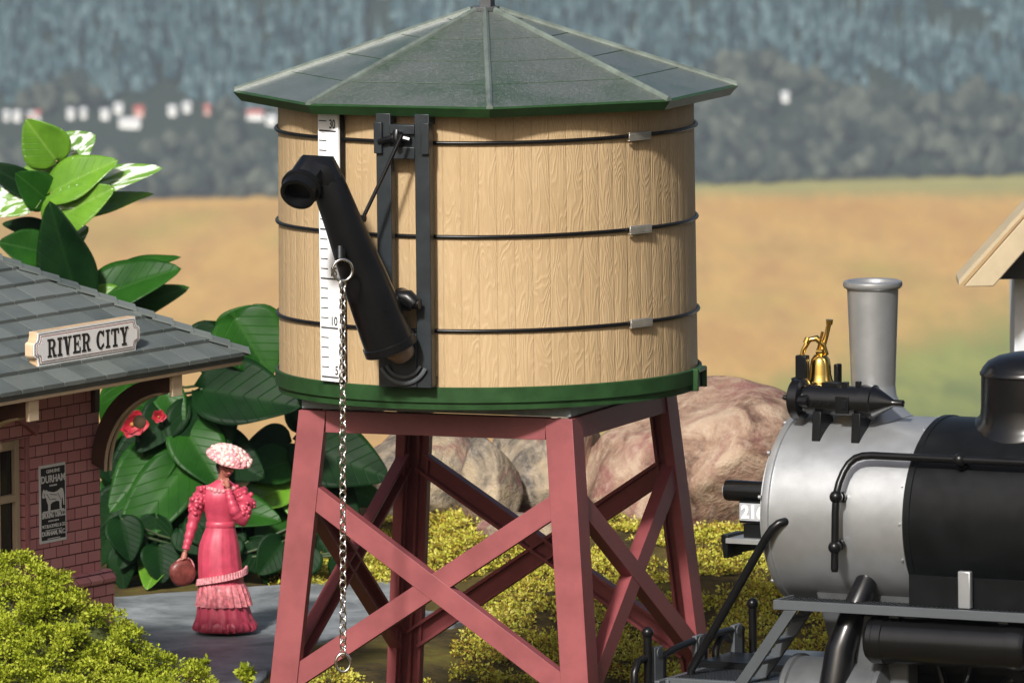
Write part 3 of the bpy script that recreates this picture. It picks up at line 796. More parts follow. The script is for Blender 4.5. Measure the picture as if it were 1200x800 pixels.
mb = LB(); mb.box((12, 24, 168), (15, 10, 30)); mb.box((8, 24, 146), (13, 9, 24), Matrix.Rotation(R(-18), 3, 'Y')); mb.box((44, -6, 156), (6, 12, 30)); mb.box((27, 8, 128), (50, 22, 10))
lb(mb, 'bell_stand', M_blackmatte, bell, bevel=.01)
mb = LB(); mb.tube([Vector((2, 16, 150)), Vector((-2, 14, 146)), Vector((-4, 12, 138))], [4, 7, 5], 10); lb(mb, 'clapper_ball', M_gold, bell)
# turbo generator with cone nozzle on two pedestals
GC = (50, 134)
mb = ulathe([(3, 12), (22, 13), (24.5, 15), (24.5, 26), (21, 28), (15.5, 29), (15.5, 33), (18, 34), (18, 103), (20.5, 104), (20.5, 118), (18.5, 119), (5.2, 141), (4.2, 143), (4.2, 155), (3, 155.5), (1, 150)], GC, 48)
gen = lb(mb, 'turbo_generator', M_blackgloss, smooth=30)
mb = LB(); mb.box((84, 68.2, 131), (17, 3, 20)); mb.box((88, 70.4, 132), (5, 2, 11))
lb(mb, 'cover_plate', M_blackmatte, gen, bevel=.004)
for u_ in (45, 55, 66): lb(LB().tube([(u_, 66, 132), (u_, 69.5, 132)], 2.2, 8), 'bolt', M_blackmatte, gen)
for c_, d_ in (((62, 50, 153), (20, 12, 5)), ((80, 50, 153.5), (7, 8, 6)), ((97, 50, 154), (6, 6, 8))): lb(LB().box(c_, d_), 'fitting', M_blackmatte, gen, bevel=.004)
mb = LB(); mb.tube([(8, 70, 138), (24, 66, 134), (40, 66, 134)], [2.5, 6, 8], 10); lb(mb, 'inlet_cone', M_black, gen)
for u_ in (51, 102):
    mb = LB(); mb.hexa([(u_ - 5.5, 30, 95), (u_ + 5.5, 30, 95), (u_ + 5.5, 72, 84), (u_ - 5.5, 72, 84), (u_ - 5.5, 36, 122), (u_ + 5.5, 36, 122), (u_ + 5.5, 68, 122), (u_ - 5.5, 68, 122)])
    lb(mb, 'pedestal', M_blackmatte, gen, bevel=.006)
# handrail
mb = LB(); pts = [(560, 105, 78), (300, 105, 78), (140, 105, 78), (128, 105.5, 77), (119, 107, 74), (112, 110, 67.5), (107.5, 115, 58), (105, 122, 46), (103.5, 127, 33), (103, 129, 10), (102, 130, -54)]
mb.tube(pts, 4.6, 12); mb.tube([(102, 130, -54), (102, 130, -58)], [4.6, 3.6], 12)
hr = lb(mb, 'handrail', M_black, smooth=60)
def ball(mb, c, r, n=16):
    c = Vector(c); mb.lathe([(r * math.sin(PI * i / 8), -r * math.cos(PI * i / 8)) for i in range(9)], Matrix.Translation(c), n)
for (p, d) in (((252, 105, 78), (0, -.8, -.6)), ((103.4, 127.5, 30), (0, -1, -.1)), ((102.4, 130, -29), (0, -1, .1))):
    mb = LB(); ball(mb, p, 8); c = Vector(p); mb.tube([c, c + Vector(d) * 20], [4.5, 4.5], 10); q = c + Vector(d) * 14; mb.tube([q - Vector(d) * 3, q + Vector(d) * 2], 6.5, 12)
    lb(mb, 'stanchion', M_black, hr, smooth=50)
# smokebox brace rods to the pilot deck
for sgn in (1, -1):
    mb = LB(); mb.tube([(32, 105 * sgn, -4), (30, 112 * sgn, -4), (24, 117 * sgn, -6), (17, 119 * sgn, -12), (8, 119 * sgn, -24), (-98, 104 * sgn, -186), (-100, 103 * sgn, -200)], 5.2, 12)
    lb(mb, 'brace_rod', M_black, smooth=60)
# running boards
for sgn in (1, -1):
    mb = LB(); mb.box((300, 124 * sgn, -98), (532, 52, 6)); mb.box((300, 150.5 * sgn, -97.5), (532, 2.5, 11)); mb.box((300, 147 * sgn, -93.8), (532, 6, 3)); mb.box((33, 124 * sgn, -98), (3, 52, 12))
    rb = lb(mb, 'running_board', M_darkgrey, bevel=.004)
    mb = LB()
    for i in range(88):
        for j in range(7): mb.box((40 + i * 6, (102 + j * 6.5) * sgn, -94.6), (3.4, 2.2, 1.0), Matrix.Rotation(R(45 if (i + j) % 2 else -45), 3, 'Z'))
    lb(mb, 'tread_plate', M_blackmatte, rb, smooth=0)
for u_ in (266, 420):
    mb = LB(); mb.box((u_, 122, -72), (16, 8, 44)); lb(mb, 'board_bracket', M_silver, bevel=.01)
lb(LB().box((380, 112, -78), (380, 4, 38)), 'side_panel', M_blackmatte, bevel=.004)
# steps from pilot deck to running board
for sgn in (1, -1):
    mb = LB()
    for v_ in (148, 96):
        v_ *= sgn; mb.hexa([(-28, v_ - 3, -205), (-12, v_ - 3, -205), (-12, v_ + 3, -205), (-28, v_ + 3, -205), (46, v_ - 3, -103.5), (62, v_ - 3, -103.5), (62, v_ + 3, -103.5), (46, v_ + 3, -103.5)])
    st = lb(mb, 'step_frame', M_darkgrey, bevel=.004)
    for k in range(4):
        t = (k + .45) / 4; mb = LB(); mb.box((-20 + 74 * t + 2, 122 * sgn, -205 + 102 * t), (15, 46, 4));  lb(mb, 'step', M_darkgrey, st, bevel=.003)
# steam pipes, cylinders, saddle
for sgn in (1, -1):
    mb = LB(); mb.tube([(122, 74 * sgn, -62), (121, 84 * sgn, -76), (117, 100 * sgn, -98), (105, 122 * sgn, -150), (98, 132 * sgn, -214)], [13, 13.5, 14.5, 17.5, 19], 24); lb(mb, 'steam_pipe', M_blackgloss, smooth=60)
    mb = ulathe([(2, 26), (40, 26), (52, 30), (56, 34), (56, 40), (53, 42), (53, 150), (56, 152), (56, 158), (40, 162), (2, 162)], (92 * sgn, -218), 48); lb(mb, 'cylinder', M_greymetal, smooth=35)
mb = LB(); rings = []
for w_, hv, hu in ((-70, 70, 70), (-110, 62, 62), (-150, 52, 56), (-235, 50, 56)):
    rings.append([(112 - hu, -hv, w_), (112 + hu, -hv, w_), (112 + hu, hv, w_), (112 - hu, hv, w_)])
mb.rings(rings); mb.box((150, 92, -165), (70, 30, 110)); lb(mb, 'saddle', M_greymetal, bevel=.02)
# air tank under the board
mb = ulathe([(2, 146), (20, 146.5), (25, 148), (28, 152), (28, 158), (28.6, 159), (28.6, 170), (27.2, 171), (27.2, 330), (28.6, 331), (28.6, 342), (28, 343), (28, 348), (25, 352), (20, 354), (2, 354)], (128, -135), 64); at = lb(mb, 'air_tank', M_blackgloss, smooth=25)
mb = LB()
for u_ in (180, 320): mb.box((u_, 128, -104), (12, 14, 8))
lb(mb, 'tank_hanger', M_darkgrey, at)
# frame, valve gear and wheels
mb = LB(); mb.box((240, 0, -220), (720, 88, 70)); mb.box((360, 0, -150), (360, 150, 60)); fr_ = lb(mb, 'frame', M_blackmatte, bevel=.02)
mb = LB(); mb.box((300, 126, -186), (150, 5, 4)); mb.hexa([(232, 124, -212), (330, 124, -212), (330, 128, -212), (232, 128, -212), (248, 124, -204), (320, 124, -204), (320, 128, -204), (248, 128, -204)]); mb.tube([(270, 130, -206), (283, 130, -190), (296, 130, -206)], 2, 8); mb.box((220, 128, -200), (44, 4, 5))
lb(mb, 'valve_rod', M_chrome, bevel=.003)
mb = LB(); mb.hexa([(330, 100, -262), (420, 100, -262), (420, 134, -262), (330, 134, -262), (346, 100, -196), (400, 100, -196), (400, 134, -196), (346, 134, -196)]); lb(mb, 'crosshead_block', M_greymetal, bevel=.02)
for u_, rw in ((-30, 62), (235, 112), (470, 112)):
    for sgn in (1, -1):
        mb = LB(); cz = W_G + rw
        Mw = Matrix(((1, 0, 0, u_), (0, 0, 1, 0), (0, 1, 0, cz), (0, 0, 0, 1)))
        mb.lathe([(rw * .9, 74 * sgn), (rw * 1.06, 74 * sgn), (rw * 1.06, 78 * sgn), (rw, 80 * sgn), (rw, 96 * sgn), (rw * .86, 96 * sgn), (rw * .86, 76 * sgn)] + [(rw * .9, 74 * sgn)], Mw, 48)
        mb.lathe([(2, 78 * sgn), (18, 78 * sgn), (18, 100 * sgn), (2, 100 * sgn)], Mw, 24)
        for k in range(10):
            a = 2 * PI * k / 10; mb.tube([Mw @ Vector((14 * math.cos(a), 14 * math.sin(a), 86 * sgn)), Mw @ Vector((rw * .88 * math.cos(a), rw * .88 * math.sin(a), 86 * sgn))], 4.5, 8)
        lb(mb, 'wheel', M_blackmatte, smooth=40)
# pilot deck, beam and fittings
mb = LB(); mb.box((-44, 0, -197), (142, 284, 8)); mb.box((-112, 0, -212), (8, 292, 34)); dk = lb(mb, 'pilot_deck', M_darkgrey, bevel=.006)
mb = LB()
for i in range(26):
    for j in range(16): mb.box((-104 + i * 4.2, 8 + j * 8.2, -192.8), (1.4, 6.4, .9))
lb(mb, 'deck_tread', M_blackmatte, dk, smooth=0)
mb = LB(); mb.hexa([(-200, -60, W_G + 14), (-116, -118, W_G + 14), (-116, 118, W_G + 14), (-200, 60, W_G + 14), (-150, -20, -222), (-116, -90, -222), (-116, 90, -222), (-150, 20, -222)]); lb(mb, 'cowcatcher', M_blackmatte, bevel=.01)
for v_ in (172, -114):
    mb = LB(); mb.tube([(-122, v_, -232), (-122, v_, -141)], 5.0, 12); ball(mb, (-122, v_, -136), 7.2); mb.tube([(-122, v_, -206), (-122, v_, -196)], 9, 12); mb.box((-118, v_, -207), (12, 22, 8)); lb(mb, 'marker_pin', M_black, smooth=50)
mb = LB(); mb.tube([(-122, 132, -200), (-122, 132, -172), (-122, 128, -168), (-122, 90, -163), (-122, 30, -160), (-122, -40, -160), (-122, -78, -162), (-122, -82, -166), (-122, -82, -198)], 4.2, 10)
mb.tube([(-122, 20, -200), (-122, 20, -160)], 4.2, 10); ball(mb, (-122, 132, -169), 5); ball(mb, (-122, -82, -163), 5); lb(mb, 'lift_bar', M_black, dk, smooth=60)
for v_ in (150, 38, -66):
    mb = LB(); mb.box((-121, v_, -178), (6, 22, 46)); mb.tube([(-125, v_, -162), (-117, v_, -162)], 6, 12); mb.box((-118, v_, -198), (12, 26, 8)); lb(mb, 'bar_bracket', M_darkgrey, dk, bevel=.005)
for v_ in (190, -30):
    mb = LB(); mb.tube([(-124, v_ - 22, -172), (-124, v_ - 10, -166), (-124, v_ + 4, -168), (-124, v_ + 14, -180), (-124, v_ + 15, -200), (-124, v_ + 8, -216)], 4.6, 10); lb(mb, 'brake_hose', M_black, dk, smooth=60)
# headlight, number box and shelf ahead of the door
mb = LB(); mb.lathe([(1, -100), (12, -100), (12.5, -96), (12.5, -20), (1, -20)], lx(None, (0, 15)), 32); hl = lb(mb, 'headlight', M_blackgloss, smooth=35)
mb = LB(); mb.lathe([(1, -101.5), (10, -101.2), (10.6, -99)], lx(None, (0, 15)), 32); lb(mb, 'lens', M_white, hl)
mb = LB(); mb.box((-46, 0, -8.5), (62, 30, 26)); mb.box((-46, 0, -32), (54, 24, 18)); nb = lb(mb, 'number_box', M_blackmatte, bevel=.006)
TV = Matrix(((1, 0, 0, 0), (0, 0, 1, 0), (0, 1, 0, 0), (0, 0, 0, 1)))     # text plane facing +v (viewer)
mb = LB(); mb.box((-46, 15.6, -8), (60, 1.4, 21)); lb(mb, 'number_plate', plain('light_grey_enamel', (.33, .34, .36), .45), nb, bevel=.003)
M_plate_white = plain('white_enamel', (.85, .85, .85), .4, grain=0)
mb = LB(); mb.text('216', Matrix.Translation((-73, 16.5, -16)) @ TV, 30, 17, .6, .04); lb(mb, 'number', M_plate_white, nb, smooth=0)
mb = LB(); mb.box((-56, 0, -43), (84, 44, 5)); mb.hexa([(-96, -20, -64), (-90, -20, -64), (-90, 20, -64), (-96, 20, -64), (-98, -22, -36), (-88, -22, -36), (-88, 22, -36), (-98, 22, -36)]); mb.hexa([(-94, -4, -62), (-30, -4, -46), (-30, 4, -46), (-94, 4, -62), (-94, -4, -46), (-20, -4, -46), (-20, 4, -46), (-94, 4, -46)])
lb(mb, 'headlight_shelf', M_blackmatte, bevel=.006)
mb = LB(); mb.box((-52, 22.8, -42.6), (78, 1.6, 6)); mb.box((-52, 0, -40), (78, 44, 1.4)); lb(mb, 'shelf_plate', M_silver, bevel=.002)

# ================================================================ STATION
YS = 1.0; kS = pxm(YS)
AS = math.atan2(.848, .53)
O_S = P(120, 777, YS)
DG = (O_S.z - ZS) / kS + 2      # how far the walls run on below w = 0
MSt = Matrix(((-.53, .848, 0, O_S.x), (-.848, -.53, 0, O_S.y), (0, 0, 1, O_S.z), (0, 0, 0, 1)))   # x = s along the wall to the left, y = n outwards, z up
station = thing('station_building', (O_S.x, O_S.y, ZS), 'maroon block station building with grey shingled hipped roof', 'building')
def SB(): return MB(kS)
def sbd(mb, name, m, parent=station, **kw): return mb.build(name, m, parent, MSt.copy(), **kw)
ys0 = 777     # photo row of w = 0 at the corner
WE, OV, TR, SL = 363, 125, 290, .576
WT = WE - 10
s_w0, s_w1 = 156, 262           # window opening
wz0, wz1 = 118, 284
mb = SB(); LN = 640
HC, HH = (WT - DG) / 2, WT + DG
mb.box(((s_w0) / 2, -6, HC), (s_w0, 12, HH)); mb.box(((s_w0 + s_w1) / 2, -6, (wz0 - DG) / 2), (s_w1 - s_w0, 12, wz0 + DG)); mb.box(((s_w0 + s_w1) / 2, -6, (wz1 + WT) / 2), (s_w1 - s_w0, 12, WT - wz1))
mb.box(((s_w1 + LN) / 2, -6, HC), (LN - s_w1, 12, HH)); mb.box((6, -12 - 150, HC), (12, 300, HH)); mb.box((LN - 6, -162, HC), (12, 300, HH)); mb.box((LN / 2, -318, HC), (LN, 12, HH))
sbd(mb, 'wall', M_brick, smooth=0)
# plinth at the foot of the wall
mb = SB(); prof = [(0, 104), (0, -DG), (9, -DG), (9, 96), (12, 98), (13, 102), (11, 106), (7, 110), (3, 112), (0, 112)]
mb.rings([[(s, n + .3, w) for n, w in prof] for s in (-13, LN)]); sbd(mb, 'plinth', M_brick, smooth=25)
mb = SB(); mb.rings([[(-n - .3, n2, w) for n, w in prof] for n2 in (.2, -300)]); sbd(mb, 'plinth', M_brick, smooth=25)
# corner quoin shading strip of relief blocks: pilaster by the window
# window
jam = 9
mb = SB(); mb.box((s_w0 - 4, -1, (wz0 + wz1) / 2), (7, 8, wz1 - wz0)); mb.box((s_w1 + 4, -1, (wz0 + wz1) / 2), (7, 8, wz1 - wz0)); mb.box(((s_w0 + s_w1) / 2, 1, wz0 - 5), (s_w1 - s_w0 + 24, 14, 9))
wf = sbd(mb, 'window_surround', M_brickplain, bevel=.01)
mb = SB(); yf = -6.5; wc = (s_w0 + s_w1) / 2; f = 9
x0, x1 = s_w0 + 1, s_w1 - 1
for s_, w_ in ((x0 + f / 2 + 3, f), (x1 - f / 2 - 3, f)): mb.box((s_, yf, (wz0 + wz1) / 2), (w_, 6, wz1 - wz0 - 2))
mb.box((wc, yf, wz1 - 7), (x1 - x0 - 26, 6, 11)); mb.box((wc, yf, wz0 + 7), (x1 - x0 - 26, 6, 11)); mb.box((wc, yf + 1, 215), (x1 - x0 - 26, 8, 9)); mb.box((wc - 8, yf - .2, (wz0 + wz1) / 2), (6, 4, wz1 - wz0 - 26))
wn_ = sbd(mb, 'window', M_tan, bevel=.006)
M_glass = NT('dark_window_glass'); M_glass.set(col=(.012, .013, .012), rough=.08, spec=.6); M_glass = M_glass.m
sbd(SB().box((wc, yf - 4, (wz0 + wz1) / 2), (x1 - x0, 1, wz1 - wz0)), 'pane', M_glass, wn_, smooth=0)
sbd(SB().box((s_w0 + 5, -8, (wz0 + wz1) / 2), (8, 3, wz1 - wz0)), 'jamb', M_blackmatte, wn_)
# segmental arch over the window
mb = SB(); outer, inner = [], []
for i in range(17):
    t = -1 + 2 * i / 16; s = wc + t * 78; outer.append((s, 322 - 26 * t * t)); inner.append((wc + t * 72, 311 - 26 * t * t))
poly = outer + inner[::-1]
MF = Matrix(((1, 0, 0, 0), (0, 0, 1, 0), (0, 1, 0, 0), (0, 0, 0, 1)))
mb.prism(poly, MF, 7, .2); sbd(mb, 'arch_hood', M_brickplain, bevel=.006)
# roof
mb = SB()
e = OV
base = [(-e, e), (LN + e, e), (LN + e, -300 - e), (-e, -300 - e)]
def inset(t): return [(-e + t, e - t), (LN + e - t, e - t), (LN + e - t, -300 - e + t), (-e + t, -300 - e + t)]
TM = 268
mb.rings([[(s, n, WE - 9) for s, n in inset(1)], [(s, n, WE - .5) for s, n in inset(0)], [(s, n, WE - .5 + SL * TM) for s, n in inset(TM)]])
rf_ = sbd(mb, 'roof', M_shingle, smooth=0)
C_ = 27
mb = SB(); rs = random.Random(4)
def shingle_side(cx0, cx1, place):     # rows of single shingles, each a shallow wedge
    for r_ in range(10):
        t0 = r_ * C_ - (4 if r_ == 0 else 2); t1 = t0 + C_ + 3
        a, b = cx0 + t0, cx1 - t0; x = a - rs.uniform(0, 40) + 0
        x = a - (20 if r_ % 2 else 0)
        while x < b - 1:
            xe = x + 43; L0, L1 = max(x + .9, a), min(xe - .9, b)
            # clip the top by the hips
            U0, U1 = max(L0, cx0 + t1), min(L1, cx1 - t1)
            if L1 - L0 > 1.5:
                if U1 < U0: U0 = U1 = (max(cx0 + t1, min((L0 + L1) / 2, cx1 - t1)))
                lf = rs.uniform(0, .7)
                bot = 4.6 + lf; tp = .6
                p = [place(L0, t0, 0), place(L1, t0, 0), place(U1 + .01, t1, -.2), place(U0, t1, -.2), place(L0, t0, bot), place(L1, t0, bot), place(U1 + .01, t1, tp), place(U0, t1, tp)]
                mb.hexa(p)
            x = xe
shingle_side(-e, LN + e, lambda s, t, h: (s, e - t, WE - .5 + SL * t + h))
shingle_side(-300 - e, e, lambda s, t, h: (-e + t, s, WE - .5 + SL * t + h))
sbd(mb, 'shingles', M_shingle, rf_, smooth=0, recalc=True)
mb = SB()
for i in range(18):
    t0 = i * 16 - 3; t1 = t0 + 19
    d = Vector((1, -1, SL)); q = Vector((1, 1, 0)).normalized()
    A = Vector((-e, e, WE)) + d * t0; B = Vector((-e, e, WE)) + d * t1
    sec = lambda X, l: [X + q * a + Vector((0, 0, b + l)) for a, b in ((-11, -3.4), (-11, -.8), (0, 4.2), (11, -.8), (11, -3.4))]
    mb.rings([sec(A, 4.4), sec(B, 1.6)])
sbd(mb, 'hip_cap', M_shingle, rf_, smooth=0)
# fascia strip and soffit beams
mb = SB(); mb.box((LN / 2, e - 3, WE - 11.5), (LN + 2 * e - 8, 4, 4)); mb.box((-e + 3, -150, WE - 11.5), (4, 300 + 2 * e - 8, 4)); sbd(mb, 'fascia', M_tan, bevel=.003)
sbd(SB().box((LN / 2, -150, WE - 11.5), (LN + 2 * e - 12, 300 + 2 * e - 12, 3.2)), 'soffit', M_brownwood, smooth=0)
# curved eave brackets
def bracket(s0):
    mb = SB(); o_, i_ = [], []
    for k in range(15):
        t = k / 14 * PI / 2
        o_.append((2 + 108 * (1 - math.cos(t)), 240 + (WT - 6 - 240) * math.sin(t)))
        i_.append((19 + 93 * (1 - math.cos(t)), 232 + (WT - 24 - 232) * math.sin(t)))
    poly = o_ + [(116, WT - 6), (116, WT - 23)] + i_[::-1]
    Mx = Matrix(((0, 0, 1, s0), (1, 0, 0, 0), (0, 1, 0, 0), (0, 0, 0, 1)))
    mb.prism(poly, Mx, 16); b = sbd(mb, 'eave_bracket', M_brownwood, bevel=.006)
    mb = SB()
    for ds in (1.5, 11.5):
        pts = [(s0 + ds + 1.5, 20 + 93 * (1 - math.cos(k / 14 * PI / 2)), 231.5 + (WT - 24 - 232) * math.sin(k / 14 * PI / 2)) for k in range(14)]
        mb.tube(pts, 2.2, 6)
    sbd(mb, 'edge_bead', M_tan, b)
    sbd(SB().box((s0 + 8, 118, WT - 16), (20, 5, 24)), 'end_block', M_tan, b, bevel=.004)
    mb = SB(); ball(mb, (s0 + 8, 66, 292), 8); sbd(mb, 'pendant', M_tan, b)
    mb = SB(); mb.hexa([(s0 + 3, 0, 300), (s0 + 13, 0, 300), (s0 + 13, 6, 300), (s0 + 3, 6, 300), (s0 + 3, 0, WT - 4), (s0 + 13, 0, WT - 4), (s0 + 13, 8, WT - 4), (s0 + 3, 8, WT - 4)])
    sbd(mb, 'wall_strut', M_brownwood, b, bevel=.004)
bracket(4); bracket(300); 
# station sign on the roof
sgn = thing('station_sign', MSt @ Vector((190 * kS, 92 * kS, 382 * kS)), 'white RIVER CITY name board standing on the grey station roof', 'sign')
SX0, SX1, SZ0, SZ1, SN = 80, 300, 381.5, 422.5, 92
def plaque(x0, x1, z0, z1):
    h = z1 - z0; q = h * .2
    out = [(x0 + 9, z0), (x1 - 9, z0)]
    for k in range(6):
        t = k / 5 * PI / 2; out.append((x1 - 9 + 9 * (1 - math.cos(t)) * .6 + 1.5 * (k == 5), z0 + q * 1.4 * math.sin(t)))
    out += [(x1, z0 + q * 1.7), (x1, z1 - q * 1.7)]
    for k in range(6):
        t = (5 - k) / 5 * PI / 2; out.append((x1 - 9 + 9 * (1 - math.cos(t)) * .6 + 1.5 * (k == 0), z1 - q * 1.4 * math.sin(t)))
    out += [(x1 - 9, z1), (x0 + 9, z1)]
    for k in range(6):
        t = k / 5 * PI / 2; out.append((x0 + 9 - 9 * (1 - math.cos(t)) * .6 - 1.5 * (k == 5), z1 - q * 1.4 * math.sin(t)))
    out += [(x0, z1 - q * 1.7), (x0, z0 + q * 1.7)]
    for k in range(6):
        t = (5 - k) / 5 * PI / 2; out.append((x0 + 9 - 9 * (1 - math.cos(t)) * .6 - 1.5 * (k == 0), z0 + q * 1.4 * math.sin(t)))
    return out
MSG = MSt @ Matrix.Translation((-25 * kS, 0, 0))
def sg(mb, name, m, **kw): return mb.build(name, m, sgn, MSG.copy(), **kw)
sg(SB().prism(plaque(SX0, SX1, SZ0, SZ1), MF, SN + 5, SN - 6), 'board', M_tan, bevel=.004)
def face_layer(ins, y0, y1, name, m): sg(SB().prism(plaque(SX0 + ins * 1.2, SX1 - ins * 1.2, SZ0 + ins, SZ1 - ins), MF, y1, y0), name, m, smooth=0)
face_layer(1.0, SN + 5.05, SN + 5.8, 'panel', M_white)
face_layer(3.0, SN + 5.85, SN + 6.1, 'rim_line', M_ink); face_layer(3.9, SN + 6.15, SN + 6.4, 'panel', M_white); face_layer(5.4, SN + 6.45, SN + 6.6, 'rim_line', M_inkred); face_layer(6.4, SN + 6.65, SN + 6.9, 'panel', M_white)
# slab serif letters drawn stroke by stroke; x to the reader's right (that is -s), unit height 1
def arc(cx, cz, rx, rz, a0, a1, th, tv, n=12):
    out = []
    for k in range(n):
        t0, t1 = R(a0 + (a1 - a0) * k / n), R(a0 + (a1 - a0) * (k + 1) / n)
        out.append([(cx + rx * math.cos(t0), cz + rz * math.sin(t0)), (cx + rx * math.cos(t1), cz + rz * math.sin(t1)), (cx + (rx - th) * math.cos(t1), cz + (rz - tv) * math.sin(t1)), (cx + (rx - th) * math.cos(t0), cz + (rz - tv) * math.sin(t0))])
    return out
def rect(x0, z0, x1, z1): return [(x0, z0), (x1, z0), (x1, z1), (x0, z1)]
S = .12
GL = {
 'I': (.42, [rect(.11, 0, .31, 1), rect(0, 0, .42, S), rect(0, 1 - S, .42, 1)]),
 'T': (.74, [rect(.27, 0, .47, 1), rect(.15, 0, .59, S), rect(0, 1 - S, .74, 1), rect(0, .7, .09, .9), rect(.65, .7, .74, .9)]),
 'V': (.82, [[(.10, 1), (.33, 1), (.53, 0), (.32, 0)], [(.60, 1), (.72, 1), (.50, 0), (.38, 0)], rect(0, 1 - S, .40, 1), rect(.48, 1 - S, .82, 1)]),
 'Y': (.80, [rect(.30, 0, .50, .48), rect(.17, 0, .63, S), [(.08, 1), (.31, 1), (.50, .42), (.30, .42)], [(.60, 1), (.72, 1), (.5, .42), (.40, .42)], rect(0, 1 - S, .38, 1), rect(.50, 1 - S, .80, 1)]),
 'E': (.74, [rect(.10, 0, .30, 1), rect(0, 0, .70, S), rect(0, 1 - S, .70, 1), rect(.28, .45, .52, .56), rect(.46, .36, .54, .66), rect(.62, 0, .72, .32), rect(.62, .70, .72, 1)]),
 'R': (.84, [rect(.10, 0, .30, 1), rect(0, 0, .40, S), rect(0, 1 - S, .45, 1), rect(.28, .44, .45, .54)] + arc(.44, .72, .31, .28, -90, 90, .2, .11) + [[(.40, .48), (.58, .50), (.74, .06), (.55, .0)], rect(.55, 0, .84, S)]),
 'C': (.80, arc(.42, .5, .40, .51, 40, 320, .21, .12, 20) + [rect(.66, .66, .76, 1), rect(.66, .12, .74, .30)]),
}
total = 0; word = 'RIVER CITY'; gap = .12
for ch in word: total += (.42 if ch == ' ' else GL[ch][0] + gap)
total -= gap
LW, LH = 166, 21.5; cx = 190; fx = LW / total; x = 0; yy = SN + 6.95; q = 0
for word_ in word.split():
    mb = SB()
    for ch in word_:
        for poly in GL[ch][1]:
            q += 1
            pts = [((cx + LW / 2) - (x + a) * fx, SZ0 + 9.6 + b * LH) for a, b in poly]
            mb.prism(pts, MF, yy + .25 + .012 * (q % 23), yy)
        x += GL[ch][0] + gap
    x += .42
    sg(mb, 'lettering', M_ink, smooth=0)
# enamel advertisement on the wall
ad = thing('advertising_plate', MSt @ Vector((101 * kS, 2 * kS, 157 * kS)), 'black and white tobacco plate fixed to the maroon station wall', 'wall sign')
def adp(mb, name, m, **kw): return mb.build(name, m, ad, MSt.copy(), **kw)
A0, A1, B0, B1 = 74, 128, 156, 248
adp(SB().box(((A0 + A1) / 2, 1.4, (B0 + B1) / 2), (A1 - A0, 1.8, B1 - B0)), 'plate', M_white, bevel=.002)
adp(SB().box(((A0 + A1) / 2, 2.5, (B0 + B1) / 2), (A1 - A0 - 5, .35, B1 - B0 - 7)), 'ground', M_ink, smooth=0)
TS = Matrix(((-1, 0, 0, 0), (0, 0, 1, 0), (0, 1, 0, 0), (0, 0, 0, 1)))      # text plane facing +n, reading towards -s
def adt(txt, s_left, w0, wd, h, bold=.02, m=M_white):
    mb = SB(); mb.text(txt, Matrix.Translation((s_left, 2.75, w0)) @ TS, wd, h, .3, bold); adp(mb, 'lettering', m, smooth=0)
adt('GENUINE', 115, 238, 28, 4.2); adt('DURHAM', 125.5, 226.5, 49, 9, .03); adt('TRADE MARK', 109, 222, 16, 2)
adt('SMOKING', 125, 185, 24, 7.5, .03); adt('TOBACCO', 99.5, 185, 23.5, 7.5, .03)
adt('MANUFACTURED BY', 112, 180.5, 22, 1.9); adt('W.T.BLACKWELL & CO.', 125, 173.5, 48, 4.2); adt('DURHAM, N.C.', 125, 163.5, 48, 6.6, .03)
adp(SB().box((101, 2.9, 171), (34, .2, .7)), 'rule', M_white, smooth=0); adp(SB().box((101, 2.9, 160.8), (26, .2, 1.0)), 'rule', M_white, smooth=0)
# the standing bull of the plate, head to the left, as a flat white figure with dark relief lines
bull = [(123, 217), (121, 220), (118, 217.5), (116, 219), (112, 217), (108, 216), (100, 214.5), (92, 215.5), (85, 218.5), (81, 217), (79, 210), (78.6, 198), (80.5, 197.5), (82, 208), (84, 205), (84.5, 196), (83.5, 194), (88, 194), (89, 203), (95, 204), (103, 203), (107, 201), (107.5, 194), (112, 194), (112, 201), (114, 204), (116, 209), (118, 210), (122, 209), (124, 211)]
mb = SB(); mb.prism(bull[::-1], MF, 3.0, 2.72); mb.box((101, 2.86, 193), (44, .24, 1.4)); adp(mb, 'bull_emblem', M_white, smooth=0)
M_gr = plain('grey_print', (.3, .3, .3), .5, grain=0)
mb = SB()
for a, b in (((115, 214), (108, 206)), ((92, 213), (86, 205)), ((108, 213), (94, 211)), ((106, 207), (96, 206)), ((120, 215), (119, 211))):
    mb.tube([(a[0], 3.05, a[1]), (b[0], 3.05, b[1])], .55, 5)
adp(mb, 'emblem_line', M_gr, smooth=0)

# ================================================================ FIGURE
def skin_obj(name, verts, edges, radii, m, parent, sub=2, root=0):
    me = bpy.data.meshes.new(name); me.from_pydata([Vector(v) for v in verts], edges, []); me.materials.append(m)
    o = bpy.data.objects.new(name, me); link(o, parent, Matrix()); WORLD[o.name] = Matrix()
    md = o.modifiers.new('skin', 'SKIN'); md.use_smooth_shade = True
    if not me.skin_vertices: me.skin_vertices.new()
    for i, sv in enumerate(me.skin_vertices[0].data):
        r = radii[i]; sv.radius = r if isinstance(r, tuple) else (r, r); sv.use_root = (i == root)
    s = o.modifiers.new('sub', 'SUBSURF'); s.levels = s.render_levels = sub
    return o
YF = 6.0; kF = pxm(YF)
F0 = P(259, 741, YF); F0.z = ZS
def fp(dx, h, dy=0.0):      # px offset to the right, px height above the ground, px towards the viewer
    return Vector((F0.x + dx * kF, F0.y - dy * kF, F0.z + h * kF))
fig = thing('person', F0, 'woman in a long rose dress and wide pale hat, one hand at her chin', 'person')
